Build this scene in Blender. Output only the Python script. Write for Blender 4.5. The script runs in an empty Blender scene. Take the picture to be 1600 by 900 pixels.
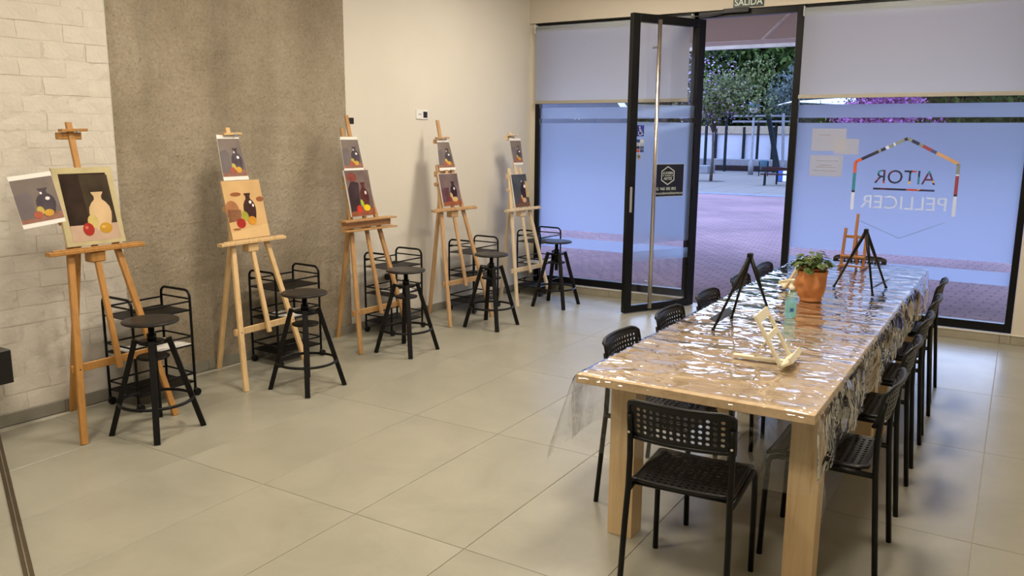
import bpy, bmesh, math, random
from math import sin, cos, pi, radians, sqrt, atan2
from mathutils import Vector, Matrix, Euler, noise
random.seed(7)
C = bpy.context.scene.collection
sc = bpy.context.scene

# ------------------------------------------------------------------ camera, sky, light, exposure
def setup_camera():
    yaw, pitch, roll, f, cx, cz = -0.54997, 0.18434, 0.007717, 1284.41, 4.8129, 1.6959
    fw = Vector((sin(yaw)*cos(pitch), cos(yaw)*cos(pitch), -sin(pitch)))
    r = Vector((cos(yaw), -sin(yaw), 0)); u = r.cross(fw)
    r2 = r*cos(roll)+u*sin(roll); u2 = -r*sin(roll)+u*cos(roll)
    cam = bpy.data.cameras.new('camera'); o = bpy.data.objects.new('camera', cam); C.objects.link(o)
    m = Matrix((r2, u2, -fw)).transposed().to_4x4(); m.translation = Vector((cx, 0, cz))
    o.matrix_world = m
    cam.sensor_width = 36; cam.lens = 36*f/1600; cam.clip_start = .05; cam.clip_end = 500
    sc.camera = o
setup_camera()
SKY_STRENGTH = 3.6
w = bpy.data.worlds.new('sky'); sc.world = w; w.use_nodes = True
nt = w.node_tree; nt.nodes.clear()
out = nt.nodes.new('ShaderNodeOutputWorld'); bg = nt.nodes.new('ShaderNodeBackground')
tc = nt.nodes.new('ShaderNodeTexCoord'); sx = nt.nodes.new('ShaderNodeSeparateXYZ'); cr = nt.nodes.new('ShaderNodeValToRGB')
cr.color_ramp.elements[0].position = 0.0; cr.color_ramp.elements[0].color = (.86, 1.0, 1.30, 1)
cr.color_ramp.elements[1].position = 0.55; cr.color_ramp.elements[1].color = (.52, .80, 1.55, 1)
nt.links.new(tc.outputs['Generated'], sx.inputs[0]); nt.links.new(sx.outputs['Z'], cr.inputs[0])
nt.links.new(cr.outputs[0], bg.inputs[0]); bg.inputs[1].default_value = SKY_STRENGTH
nt.links.new(bg.outputs[0], out.inputs[0])
LAMP_W = 36.0                      # watts of each ceiling lamp
LAMP_COL = (1.0, .885, .72)
sc.view_settings.view_transform = 'Standard'; sc.view_settings.look = 'None'
sc.view_settings.gamma = 1; sc.view_settings.use_curve_mapping = False
sc.view_settings.exposure = 0.35
sc.cycles.use_denoising = True
sc.cycles.max_bounces = 10; sc.cycles.transparent_max_bounces = 24
sc.cycles.sample_clamp_indirect = 2.0; sc.cycles.caustics_reflective = False; sc.cycles.caustics_refractive = False

# ------------------------------------------------------------------ materials
def newmat(name):
    m = bpy.data.materials.new(name); m.use_nodes = True
    return m, m.node_tree, m.node_tree.nodes['Principled BSDF']
def N(nt, t, **kw):
    n = nt.nodes.new(t)
    for k, v in kw.items():
        if k in n.inputs: n.inputs[k].default_value = v
        else: setattr(n, k, v)
    return n
def coords(nt, scale=(1, 1, 1), kind='Object', rot=(0, 0, 0)):
    t = N(nt, 'ShaderNodeTexCoord'); mp = N(nt, 'ShaderNodeMapping')
    mp.inputs['Scale'].default_value = scale; mp.inputs['Rotation'].default_value = rot
    nt.links.new(t.outputs[kind], mp.inputs[0]); return mp.outputs[0]
def ramp(nt, fac, stops):
    r = N(nt, 'ShaderNodeValToRGB'); e = r.color_ramp.elements
    while len(e) < len(stops): e.new(.5)
    for i, (p, c) in enumerate(stops):
        e[i].position = p; e[i].color = (c[0], c[1], c[2], 1)
    nt.links.new(fac, r.inputs[0]); return r.outputs[0]
def simple(name, col, rough=.5, metal=0, var=.12, scale=8, bump=0, bscale=60, kind='Object', spec=.5, stretch=(1, 1, 1)):
    m, nt, b = newmat(name)
    b.inputs['Roughness'].default_value = rough; b.inputs['Metallic'].default_value = metal
    b.inputs['Specular IOR Level'].default_value = spec
    v = coords(nt, stretch, kind)
    n = N(nt, 'ShaderNodeTexNoise', Scale=scale, Detail=5.0); nt.links.new(v, n.inputs['Vector'])
    c0 = [c*(1-var) for c in col]; c1 = [min(1, c*(1+var)) for c in col]
    nt.links.new(ramp(nt, n.outputs['Fac'], [(.3, c0), (.7, c1)]), b.inputs['Base Color'])
    if bump:
        n2 = N(nt, 'ShaderNodeTexNoise', Scale=bscale, Detail=6.0); nt.links.new(v, n2.inputs['Vector'])
        bp = N(nt, 'ShaderNodeBump', Strength=bump, Distance=.01); nt.links.new(n2.outputs['Fac'], bp.inputs['Height'])
        nt.links.new(bp.outputs[0], b.inputs['Normal'])
    return m
def wood(name, col, dark, rough=.5, axis='Z', scale=9):
    m, nt, b = newmat(name); b.inputs['Roughness'].default_value = rough
    st = {'X': (.06, 1, 1), 'Y': (1, .06, 1), 'Z': (1, 1, .06)}[axis]
    v = coords(nt, st, 'Object')
    n = N(nt, 'ShaderNodeTexNoise', Scale=scale*4, Detail=8.0, Roughness=.65, Distortion=.4); nt.links.new(v, n.inputs['Vector'])
    nt.links.new(ramp(nt, n.outputs['Fac'], [(.32, dark), (.5, col), (.72, [min(1, c*1.14) for c in col])]), b.inputs['Base Color'])
    bp = N(nt, 'ShaderNodeBump', Strength=.12, Distance=.004); nt.links.new(n.outputs['Fac'], bp.inputs['Height'])
    nt.links.new(bp.outputs[0], b.inputs['Normal'])
    return m
def schlick(nt, f0, gain=1.0):
    # reflectance of a thin clear sheet, the same seen from either side
    lw = N(nt, 'ShaderNodeLayerWeight', Blend=.5)
    pw = N(nt, 'ShaderNodeMath', operation='POWER'); pw.inputs[1].default_value = 5.0
    ma = N(nt, 'ShaderNodeMath', operation='MULTIPLY_ADD'); ma.inputs[1].default_value = (1-f0)*gain; ma.inputs[2].default_value = f0*gain; ma.use_clamp = True
    nt.links.new(lw.outputs['Facing'], pw.inputs[0]); nt.links.new(pw.outputs[0], ma.inputs[0]); return ma.outputs[0]
def clear_glass(name, tint=(1, 1, 1), base=.04, rough=0.0):
    m, nt, b = newmat(name); nt.nodes.remove(b)
    o = nt.nodes['Material Output']
    tr = N(nt, 'ShaderNodeBsdfTransparent', Color=(*tint, 1)); gl = N(nt, 'ShaderNodeBsdfGlossy', Roughness=rough)
    mx = N(nt, 'ShaderNodeMixShader')
    nt.links.new(schlick(nt, .035), mx.inputs[0]); nt.links.new(tr.outputs[0], mx.inputs[1]); nt.links.new(gl.outputs[0], mx.inputs[2])
    nt.links.new(mx.outputs[0], o.inputs[0]); return m
def translucent(name, col, tcol, mix=.5, clear=0.0, rough=.6, weave=0):
    m, nt, b = newmat(name); o = nt.nodes['Material Output']; nt.nodes.remove(b)
    df = N(nt, 'ShaderNodeBsdfDiffuse', Color=(*col, 1)); tl = N(nt, 'ShaderNodeBsdfTranslucent', Color=(*tcol, 1))
    mx = N(nt, 'ShaderNodeMixShader', Fac=mix)
    nt.links.new(df.outputs[0], mx.inputs[1]); nt.links.new(tl.outputs[0], mx.inputs[2])
    last = mx
    if clear > 0:
        tr = N(nt, 'ShaderNodeBsdfTransparent'); m2 = N(nt, 'ShaderNodeMixShader', Fac=clear)
        nt.links.new(mx.outputs[0], m2.inputs[1]); nt.links.new(tr.outputs[0], m2.inputs[2]); last = m2
    nt.links.new(last.outputs[0], o.inputs[0]); return m

def film_mat(name, fwd, col, tcol):
    m, nt, b = newmat(name); o = nt.nodes['Material Output']; nt.nodes.remove(b)
    df = N(nt, 'ShaderNodeBsdfDiffuse', Color=(*col, 1)); tl = N(nt, 'ShaderNodeBsdfTranslucent', Color=(*tcol, 1))
    rf = N(nt, 'ShaderNodeBsdfRefraction', Color=(.92, .96, 1, 1), Roughness=.95, IOR=1.14)
    tr = N(nt, 'ShaderNodeBsdfTransparent')
    m1 = N(nt, 'ShaderNodeMixShader', Fac=.88); m2 = N(nt, 'ShaderNodeMixShader', Fac=fwd); m3 = N(nt, 'ShaderNodeMixShader', Fac=.05)
    L = nt.links.new
    L(df.outputs[0], m1.inputs[1]); L(tl.outputs[0], m1.inputs[2]); L(m1.outputs[0], m2.inputs[1]); L(rf.outputs[0], m2.inputs[2])
    L(m2.outputs[0], m3.inputs[1]); L(tr.outputs[0], m3.inputs[2]); L(m3.outputs[0], o.inputs[0]); return m
def mat_floor_tile():
    m, nt, b = newmat('porcelain_tile')
    v = coords(nt, (1, 1, 1), 'Object')
    oi = N(nt, 'ShaderNodeObjectInfo')
    ad = N(nt, 'ShaderNodeVectorMath', operation='ADD')
    cm = N(nt, 'ShaderNodeCombineXYZ'); ml = N(nt, 'ShaderNodeMath', operation='MULTIPLY'); ml.inputs[1].default_value = 37
    nt.links.new(oi.outputs['Random'], ml.inputs[0]); nt.links.new(ml.outputs[0], cm.inputs[0]); nt.links.new(ml.outputs[0], cm.inputs[2])
    nt.links.new(v, ad.inputs[0]); nt.links.new(cm.outputs[0], ad.inputs[1])
    n = N(nt, 'ShaderNodeTexNoise', Scale=2.2, Detail=8.0, Roughness=.62, Distortion=.6); nt.links.new(ad.outputs[0], n.inputs['Vector'])
    nt.links.new(ramp(nt, n.outputs['Fac'], [(.28, (.282, .270, .212)), (.5, (.320, .306, .245)), (.74, (.362, .346, .280))]), b.inputs['Base Color'])
    n2 = N(nt, 'ShaderNodeTexNoise', Scale=7.0, Detail=6.0); nt.links.new(ad.outputs[0], n2.inputs['Vector'])
    mr = N(nt, 'ShaderNodeMapRange'); mr.inputs[3].default_value = .275; mr.inputs[4].default_value = .34
    nt.links.new(n2.outputs['Fac'], mr.inputs[0]); nt.links.new(mr.outputs[0], b.inputs['Roughness'])
    bp = N(nt, 'ShaderNodeBump', Strength=.05, Distance=.003); nt.links.new(n2.outputs['Fac'], bp.inputs['Height'])
    nt.links.new(bp.outputs[0], b.inputs['Normal'])
    return m
def mat_concrete():
    m, nt, b = newmat('raw_concrete'); b.inputs['Roughness'].default_value = .9; b.inputs['Specular IOR Level'].default_value = .2
    v = coords(nt)
    n = N(nt, 'ShaderNodeTexNoise', Scale=1.3, Detail=7.0, Roughness=.6); nt.links.new(v, n.inputs['Vector'])
    base = ramp(nt, n.outputs['Fac'], [(.3, (.30, .25, .18)), (.5, (.38, .322, .24)), (.7, (.445, .385, .295))])
    v2 = coords(nt, (1, .35, 1))
    sp = N(nt, 'ShaderNodeTexNoise', Scale=62.0, Detail=6.0, Roughness=.8); nt.links.new(v, sp.inputs['Vector'])
    spk = ramp(nt, sp.outputs['Fac'], [(.28, (.35, .33, .30)), (.44, (.92, .92, .92)), (.58, (1.03, 1.03, 1.03)), (.72, (1.4, 1.35, 1.25))])
    mx = N(nt, 'ShaderNodeMix', data_type='RGBA', blend_type='MULTIPLY'); mx.inputs[0].default_value = 1
    nt.links.new(base, mx.inputs[6]); nt.links.new(spk, mx.inputs[7])
    st = coords(nt, (1, 2.2, .22)); sn = N(nt, 'ShaderNodeTexNoise', Scale=1.7, Detail=4.0); nt.links.new(st, sn.inputs['Vector'])
    stn = ramp(nt, sn.outputs['Fac'], [(.34, (.86, .86, .86)), (.5, (1, 1, 1))])
    m2 = N(nt, 'ShaderNodeMix', data_type='RGBA', blend_type='MULTIPLY'); m2.inputs[0].default_value = 1
    nt.links.new(mx.outputs[2], m2.inputs[6]); nt.links.new(stn, m2.inputs[7]); nt.links.new(m2.outputs[2], b.inputs['Base Color'])
    bp = N(nt, 'ShaderNodeBump', Strength=.8, Distance=.008); nt.links.new(sp.outputs['Fac'], bp.inputs['Height'])
    nt.links.new(bp.outputs[0], b.inputs['Normal']); return m
def mat_pavers():
    m, nt, b = newmat('red_pavers'); b.inputs['Roughness'].default_value = .85; b.inputs['Specular IOR Level'].default_value = .06
    v = coords(nt, (1, 1, 1), 'Object', (0, 0, radians(8)))
    br = N(nt, 'ShaderNodeTexBrick', Scale=1.0); br.inputs['Brick Width'].default_value = .22; br.inputs['Row Height'].default_value = .11
    br.inputs['Mortar Size'].default_value = .012
    br.inputs['Color1'].default_value = (.225, .135, .128, 1); br.inputs['Color2'].default_value = (.185, .112, .108, 1); br.inputs['Mortar'].default_value = (.12, .075, .075, 1)
    nt.links.new(v, br.inputs['Vector'])
    n = N(nt, 'ShaderNodeTexNoise', Scale=.5, Detail=5.0); nt.links.new(v, n.inputs['Vector'])
    mx = N(nt, 'ShaderNodeMix', data_type='RGBA', blend_type='MULTIPLY'); mx.inputs[0].default_value = 1
    nt.links.new(br.outputs['Color'], mx.inputs[6]); nt.links.new(ramp(nt, n.outputs['Fac'], [(.35, (.8, .8, .85)), (.65, (1.15, 1.1, 1.15))]), mx.inputs[7])
    nt.links.new(mx.outputs[2], b.inputs['Base Color']); return m
def mat_plastic_sheet(name, gain):
    m, nt, b = newmat(name); o = nt.nodes['Material Output']; nt.nodes.remove(b)
    L = nt.links.new
    v = coords(nt, (1.0, 1.7, 1), 'Object', (0, 0, radians(12)))
    n1 = N(nt, 'ShaderNodeTexNoise', Scale=2.6, Detail=1.5, Roughness=.45, Distortion=.9); L(v, n1.inputs['Vector'])
    n2 = N(nt, 'ShaderNodeTexNoise', Scale=3.4, Detail=4.0, Roughness=.6, Distortion=1.2); n2.noise_type = 'RIDGED_MULTIFRACTAL'; L(v, n2.inputs['Vector'])
    n3 = N(nt, 'ShaderNodeTexVoronoi', Scale=9.0); n3.feature = 'DISTANCE_TO_EDGE'
    nd = N(nt, 'ShaderNodeTexNoise', Scale=4.0, Detail=2.0); L(v, nd.inputs['Vector'])
    mixv = N(nt, 'ShaderNodeMix', data_type='VECTOR'); mixv.inputs[0].default_value = .18; L(v, mixv.inputs[4]); L(nd.outputs['Color'], mixv.inputs[5]); L(mixv.outputs[1], n3.inputs['Vector'])
    crs = ramp(nt, n3.outputs['Distance'], [(.0, (1, 1, 1)), (.10, (0, 0, 0))])
    b1 = N(nt, 'ShaderNodeBump', Strength=1.0, Distance=.010); L(n1.outputs['Fac'], b1.inputs['Height'])
    b2 = N(nt, 'ShaderNodeBump', Strength=.8, Distance=.0045); L(n2.outputs['Fac'], b2.inputs['Height']); L(b1.outputs[0], b2.inputs['Normal'])
    b3 = N(nt, 'ShaderNodeBump', Strength=.6, Distance=.002); L(crs, b3.inputs['Height']); L(b2.outputs[0], b3.inputs['Normal'])
    gl = N(nt, 'ShaderNodeBsdfGlossy', Roughness=.05); L(b3.outputs[0], gl.inputs['Normal'])
    tr = N(nt, 'ShaderNodeBsdfTransparent', Color=(.975, .98, .985, 1))
    mx = N(nt, 'ShaderNodeMixShader'); L(schlick(nt, .035, gain), mx.inputs[0]); L(tr.outputs[0], mx.inputs[1]); L(gl.outputs[0], mx.inputs[2])
    L(mx.outputs[0], o.inputs[0]); return m
def mat_collage():
    m, nt, b = newmat('collage_print'); b.inputs['Roughness'].default_value = .4
    v = coords(nt, (1, 1, 1)); vo = N(nt, 'ShaderNodeTexVoronoi', Scale=16.0); nt.links.new(v, vo.inputs['Vector'])
    sp = N(nt, 'ShaderNodeSeparateColor'); nt.links.new(vo.outputs['Color'], sp.inputs[0])
    r = ramp(nt, sp.outputs[0], [(0, (.02, .02, .06)), (.30, (.03, .05, .16)), (.42, (.45, .06, .04)), (.55, (.01, .01, .03)), (.68, (.7, .45, .06)), (.78, (.03, .2, .3)), (.9, (.1, .02, .08))])
    r.node.color_ramp.interpolation = 'CONSTANT'
    nt.links.new(r, b.inputs['Base Color']); return m

M = {}
M['tile'] = mat_floor_tile(); M['grout'] = simple('light_grout', (.50, .47, .40), .8)
M['brick'] = simple('white_painted_brick', (.66, .615, .54), .62, var=.05, scale=5, bump=.35, bscale=45)
M['mortar'] = simple('white_painted_mortar', (.60, .555, .48), .7, var=.06, scale=12, bump=.5, bscale=60)
M['plaster'] = simple('white_plaster', (.72, .68, .60), .75, var=.02, scale=2)
M['facade_plaster'] = simple('facade_plaster', (.66, .60, .51), .75, var=.02, scale=2)
M['ceiling'] = simple('ceiling_paint', (.78, .76, .72), .8, var=.02)
M['concrete'] = mat_concrete()
M['baseboard'] = simple('grey_baseboard_tile', (.24, .225, .185), .4, var=.08)
M['plinth'] = simple('beige_plinth_tile', (.33, .30, .23), .4, var=.08)
M['plinth_cap'] = simple('pale_plinth_cap', (.62, .58, .50), .45, var=.04)
M['blackframe'] = simple('black_aluminium', (.004, .004, .0045), .35, var=.1, spec=.25)
M['steel'] = simple('brushed_steel', (.62, .56, .50), .28, metal=1, var=.05, stretch=(1, 1, .05))
M['chrome'] = simple('chrome', (.7, .7, .72), .15, metal=1, var=.02)
M['glass'] = clear_glass('window_glass')
M['film'] = film_mat('frosted_film', .28, (.34, .37, .44), (.55, .69, .92)); M['doorfilm'] = film_mat('door_film', .60, (.34, .37, .44), (.66, .82, 1.0))
M['blind'] = translucent('blind_fabric', (.66, .69, .70), (.84, .87, .84), .74)
M['blind_rail'] = simple('blind_rail', (.33, .31, .27), .5, var=.03)
M['blackmetal'] = simple('black_powder_coat', (.004, .004, .004), .4, var=.1, spec=.22)
M['blackwood'] = simple('black_stained_wood', (.005, .0045, .0045), .45, var=.1, spec=.2)
M['blackseat'] = simple('black_stool_seat', (.012, .010, .009), .38, var=.15, spec=.35)
M['blackplastic'] = simple('black_plastic', (.0045, .0045, .005), .36, spec=.28, var=.1, bump=.05, bscale=300)
M['oak'] = wood('oak_laminate', (.64, .46, .27), (.52, .35, .19), .45, 'Y', 5)
M['oakleg'] = wood('oak_leg', (.56, .40, .22), (.44, .29, .14), .45, 'Z', 5)
M['wood_amber'] = wood('amber_beech', (.44, .215, .055), (.33, .15, .035), .42)
M['wood_pale'] = wood('pale_pine', (.66, .45, .22), (.54, .35, .155), .5)
M['wood_mid'] = wood('honey_beech', (.46, .26, .10), (.34, .18, .06), .45)
M['wood_tan'] = wood('tan_beech', (.50, .31, .15), (.38, .22, .10), .5)
M['wood_white'] = wood('bleached_pine', (.68, .54, .36), (.57, .43, .26), .5)
M['wood_brown'] = wood('brown_beech', (.30, .125, .035), (.20, .075, .02), .4)
M['plastic'] = mat_plastic_sheet('clear_plastic_sheet', 2.4); M['plastic_skirt'] = mat_plastic_sheet('clear_plastic_overhang', 2.4)
M['collage'] = mat_collage()
M['cream'] = simple('cream_painted_wood', (.72, .66, .50), .5, var=.04)
M['paper'] = simple('white_paper', (.80, .78, .74), .7, var=.02)
M['terracotta'] = simple('terracotta', (.50, .20, .07), .75, var=.22, scale=14, bump=.3, bscale=50)
M['potrim'] = simple('brown_plastic_pot', (.25, .055, .02), .45)
M['soil'] = simple('soil', (.03, .02, .012), .9)
M['leaf'] = simple('green_leaf', (.060, .098, .020), .5, var=.55, scale=16, spec=.22)
M['stem'] = simple('green_stem', (.12, .16, .05), .6)
M['white'] = simple('white_plastic', (.8, .8, .78), .4, var=.02)
M['dark'] = simple('dark_socket', (.012, .01, .01), .4)
M['signgreen'] = simple('dark_green_sign', (.006, .022, .014), .4)
M['signwhite'] = simple('sign_white', (.62, .68, .62), .5, var=.02)
M['strip'] = simple('bronze_strip', (.16, .125, .08), .35, metal=.8)
M['strip_hi'] = simple('aluminium_strip', (.5, .45, .36), .3, metal=.9)
M['pavers'] = mat_pavers()
M['slab'] = simple('pale_paving_slab', (.150, .122, .102), .8, var=.08, spec=.08)
M['slabgap'] = simple('paving_joint', (.10, .09, .09), .9, spec=.08)
M['kerb'] = simple('grey_kerb', (.14, .14, .16), .8, spec=.08)
M['awning'] = translucent('peach_canopy', (.55, .42, .34), (.30, .215, .16), .6)
M['canopytrim'] = simple('canopy_trim', (.50, .40, .32), .6, spec=.08)
M['canopyedge'] = simple('canopy_edge', (.72, .72, .74), .5)
M['bark'] = simple('grey_bark', (.06, .045, .04), .9, var=.3, scale=20, spec=.08)
M['steelpost'] = simple('dark_green_steel', (.006, .009, .011), .6, spec=.1)
M['whitewall'] = simple('white_wall', (.33, .32, .36), .8, var=.06, scale=1, spec=.08)
M['tanwall'] = simple('tan_wall', (.26, .20, .14), .8, spec=.08)
M['pinkbuilding'] = simple('pink_building', (.36, .29, .25), .8, spec=.08)
M['redbrick'] = simple('red_brickwork', (.42, .18, .12), .8, spec=.08)
M['planter'] = simple('planter_stone', (.15, .145, .155), .8, spec=.08)
M['darkplanter'] = simple('dark_planter', (.02, .012, .012), .8, spec=.08)
M['bench'] = simple('bench_wood', (.03, .01, .009), .6, spec=.08)
M['sail'] = simple('white_sail', (.45, .45, .45), .7, var=.02)
M['navy'] = simple('navy_banner', (.02, .03, .06), .6)
M['bluetag'] = simple('blue_sticker', (.02, .03, .30), .4)
M['lampwhite'] = simple('lamp_globe', (.3, .3, .27), .6, spec=.1)
M['globeblue'] = simple('blue_grey_cap', (.03, .06, .08), .6, spec=.1)
def foliage_mat(name, c0, c1):
    m, nt, b = newmat(name); b.inputs['Roughness'].default_value = .8; b.inputs['Specular IOR Level'].default_value = .04
    g = N(nt, 'ShaderNodeNewGeometry'); nt.links.new(ramp(nt, g.outputs['Random Per Island'], [(0, c0), (1, c1)]), b.inputs['Base Color'])
    return m
M['fol_dark'] = foliage_mat('dark_foliage', (.006, .014, .004), (.075, .115, .032))
M['fol_light'] = foliage_mat('light_foliage', (.035, .05, .018), (.14, .14, .065))
M['fol_grey'] = foliage_mat('grey_foliage', (.03, .045, .04), (.11, .125, .115))
M['blossom'] = foliage_mat('lilac_blossom', (.17, .10, .19), (.36, .27, .40))
M['blossom2'] = foliage_mat('magenta_blossom', (.10, .025, .09), (.27, .10, .25))
def solid(name, col, rough=.6, var=.1, scale=14): return simple(name, col, rough, var=var, scale=scale)
M['water_gel'] = None
def mat_gel0():
    m, nt, b = newmat('blue_gel_bottle'); b.inputs['Base Color'].default_value = (.35, .80, .85, 1)
    b.inputs['Roughness'].default_value = .05; b.inputs['Transmission Weight'].default_value = .75; b.inputs['IOR'].default_value = 1.33
    v = coords(nt); n = N(nt, 'ShaderNodeTexNoise', Scale=14.0); nt.links.new(v, n.inputs['Vector'])
    nt.links.new(ramp(nt, n.outputs['Fac'], [(.3, (.28, .70, .78)), (.7, (.40, .82, .86))]), b.inputs['Base Color']); return m
M['gel'] = translucent('blue_gel', (.40, .78, .84), (.62, 1, 1), .55, .5)
def mat_lamp():
    m, nt, b = newmat('lamp_diffuser'); b.inputs['Base Color'].default_value = (.9, .9, .9, 1)
    b.inputs['Emission Color'].default_value = (*LAMP_COL, 1); b.inputs['Emission Strength'].default_value = 4; return m
M['lamp'] = mat_lamp()

# ------------------------------------------------------------------ mesh builder
class MB:
    def __init__(s): s.v = []; s.f = []; s.mi = []; s.sm = []; s.cur = 0
    def add(s, vs, fs, smooth=False):
        b = len(s.v); s.v += [tuple(v) for v in vs]
        for f in fs: s.f.append(tuple(b+i for i in f)); s.mi.append(s.cur); s.sm.append(smooth)
        return s
    def box(s, x0, x1, y0, y1, z0, z1, m=None):
        vs = [Vector((x, y, z)) for x in (x0, x1) for y in (y0, y1) for z in (z0, z1)]
        if m is not None: vs = [m @ v for v in vs]
        return s.add(vs, [(0, 1, 3, 2), (4, 6, 7, 5), (0, 4, 5, 1), (2, 3, 7, 6), (0, 2, 6, 4), (1, 5, 7, 3)])
    def cbox(s, x0, x1, y0, y1, z0, z1, c=.004, m=None):
        # box with all edges chamfered
        X, Y, Z = (x0, x1), (y0, y1), (z0, z1); vs = []; idx = {}
        for i in (0, 1):
            for j in (0, 1):
                for k in (0, 1):
                    sx_, sy_, sz_ = (1, -1)[i], (1, -1)[j], (1, -1)[k]
                    for a in range(3):
                        p = [X[i]+sx_*c, Y[j]+sy_*c, Z[k]+sz_*c]; p[a] = (X[i], Y[j], Z[k])[a]
                        idx[(i, j, k, a)] = len(vs); vs.append(Vector(p))
        f = []
        for a in range(3):
            o = [q for q in range(3) if q != a]
            for e in (0, 1):
                q = []
                for (u, w_) in ((0, 0), (1, 0), (1, 1), (0, 1)):
                    t = [0, 0, 0]; t[a] = e; t[o[0]] = u; t[o[1]] = w_; q.append(idx[(*t, a)])
                flip = (e == 0) ^ (a == 1)
                f.append(tuple(reversed(q)) if flip else tuple(q))
        for a in range(3):       # edges along axis a
            o = [q for q in range(3) if q != a]
            for u in (0, 1):
                for w_ in (0, 1):
                    t0 = [0, 0, 0]; t1 = [0, 0, 0]; t1[a] = 1
                    for t in (t0, t1): t[o[0]] = u; t[o[1]] = w_
                    f.append((idx[(*t0, o[0])], idx[(*t1, o[0])], idx[(*t1, o[1])], idx[(*t0, o[1])]))
        for i in (0, 1):
            for j in (0, 1):
                for k in (0, 1): f.append(tuple(idx[(i, j, k, a)] for a in range(3)))
        if m is not None: vs = [m @ v for v in vs]
        return s.add(vs, f)
    def bar(s, p0, p1, w_, t, side=None, c=.15, w1=None, t1=None):
        # square-section bar with chamfered edges; side = direction of width w_
        p0 = Vector(p0); p1 = Vector(p1); d = (p1-p0).normalized()
        if side is None: side = Vector((0, 1, 0)) if abs(d.y) < .9 else Vector((1, 0, 0))
        a = Vector(side); a = (a-d*a.dot(d)).normalized(); b = d.cross(a)
        w1 = w1 or w_; t1 = t1 or t; vs = []
        for p, W, T in ((p0, w_, t), (p1, w1, t1)):
            h, k = W/2, T/2; q = c*min(W, T)
            for (x, y) in ((h-q, -k), (h, -k+q), (h, k-q), (h-q, k), (-h+q, k), (-h, k-q), (-h, -k+q), (-h+q, -k)):
                vs.append(p+a*x+b*y)
        f = [(i, (i+1) % 8, 8+(i+1) % 8, 8+i) for i in range(8)]+[tuple(reversed(range(8))), tuple(range(8, 16))]
        return s.add(vs, f)
    def tube(s, pts, r, n=10, closed=False, radii=None):
        pts = [Vector(p) for p in pts]; L = len(pts); vs = []; prev = None
        for i, p in enumerate(pts):
            if closed: t = (pts[(i+1) % L]-pts[i-1]).normalized()
            else: t = (pts[min(i+1, L-1)]-pts[max(i-1, 0)]).normalized()
            if prev is None:
                a = Vector((0, 0, 1)) if abs(t.z) < .9 else Vector((1, 0, 0)); a = (a-t*a.dot(t)).normalized()
            else: a = (prev-t*prev.dot(t)).normalized()
            prev = a; b = t.cross(a); R = radii[i] if radii else r
            for k in range(n): vs.append(p+a*R*cos(2*pi*k/n)+b*R*sin(2*pi*k/n))
        f = []
        for i in range(L if closed else L-1):
            j = (i+1) % L
            for k in range(n): f.append((i*n+k, i*n+(k+1) % n, j*n+(k+1) % n, j*n+k))
        b0 = len(s.v); s.add(vs, f, True)
        if not closed:
            s.add([], []); s.f += [tuple(b0+k for k in reversed(range(n))), tuple(b0+(L-1)*n+k for k in range(n))]; s.mi += [s.cur]*2; s.sm += [False]*2
        return s
    def lathe(s, prof, n=24, cx=0, cy=0, warp=None, cap=True):
        vs = []
        for (r, z) in prof:
            for k in range(n):
                a = 2*pi*k/n; rr = r+(warp(a, z) if warp else 0); vs.append(Vector((cx+rr*cos(a), cy+rr*sin(a), z)))
        f = []
        for i in range(len(prof)-1):
            for k in range(n): f.append((i*n+k, i*n+(k+1) % n, (i+1)*n+(k+1) % n, (i+1)*n+k))
        b0 = len(s.v); s.add(vs, f, True)
        if cap:
            s.f += [tuple(b0+k for k in reversed(range(n))), tuple(b0+(len(prof)-1)*n+k for k in range(n))]; s.mi += [s.cur]*2; s.sm += [False]*2
        return s
    def poly(s, pts, t, frame):
        # flat prism: pts 2D, thickness t; frame(u, v, n) -> 3D
        n = len(pts); vs = [frame(u, v, 0) for u, v in pts]+[frame(u, v, t) for u, v in pts]
        f = [tuple(reversed(range(n))), tuple(range(n, 2*n))]+[(i, (i+1) % n, n+(i+1) % n, n+i) for i in range(n)]
        return s.add(vs, f)
    def stroke(s, pts, w_, t, frame):
        for (a, b) in zip(pts, pts[1:]):
            d = Vector((b[0]-a[0], b[1]-a[1])); L = d.length; d /= L; q = Vector((-d.y, d.x))*w_/2; e = d*w_*.3
            s.poly([(a[0]-e.x-q.x, a[1]-e.y-q.y), (b[0]+e.x-q.x, b[1]+e.y-q.y), (b[0]+e.x+q.x, b[1]+e.y+q.y), (a[0]-e.x+q.x, a[1]-e.y+q.y)], t, frame)
        return s
    def build(s, name, mats, parent=None, loc=None, rotz=0, recalc=True):
        me = bpy.data.meshes.new(name); me.from_pydata([tuple(v) for v in s.v], [], s.f)
        if not isinstance(mats, (list, tuple)): mats = [mats]
        for m in mats: me.materials.append(m)
        me.polygons.foreach_set('material_index', s.mi); me.polygons.foreach_set('use_smooth', s.sm)
        if recalc:
            bm = bmesh.new(); bm.from_mesh(me); bmesh.ops.recalc_face_normals(bm, faces=bm.faces); bm.to_mesh(me); bm.free()
        me.update()
        o = bpy.data.objects.new(name, me); C.objects.link(o)
        if parent: o.parent = parent
        if loc: o.location = loc
        if rotz: o.rotation_euler.z = rotz
        return o
def tag(o, label=None, cat=None, group=None, kind=None):
    for k, v in (('label', label), ('category', cat), ('group', group), ('kind', kind)):
        if v: o[k] = v
    return o
def thing(name, label, cat, loc=(0, 0, 0), rotz=0, group=None):
    o = bpy.data.objects.new(name, None); C.objects.link(o); o.empty_display_size = .1
    o.location = loc; o.rotation_euler = (0, 0, rotz); return tag(o, label, cat, group)
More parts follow.
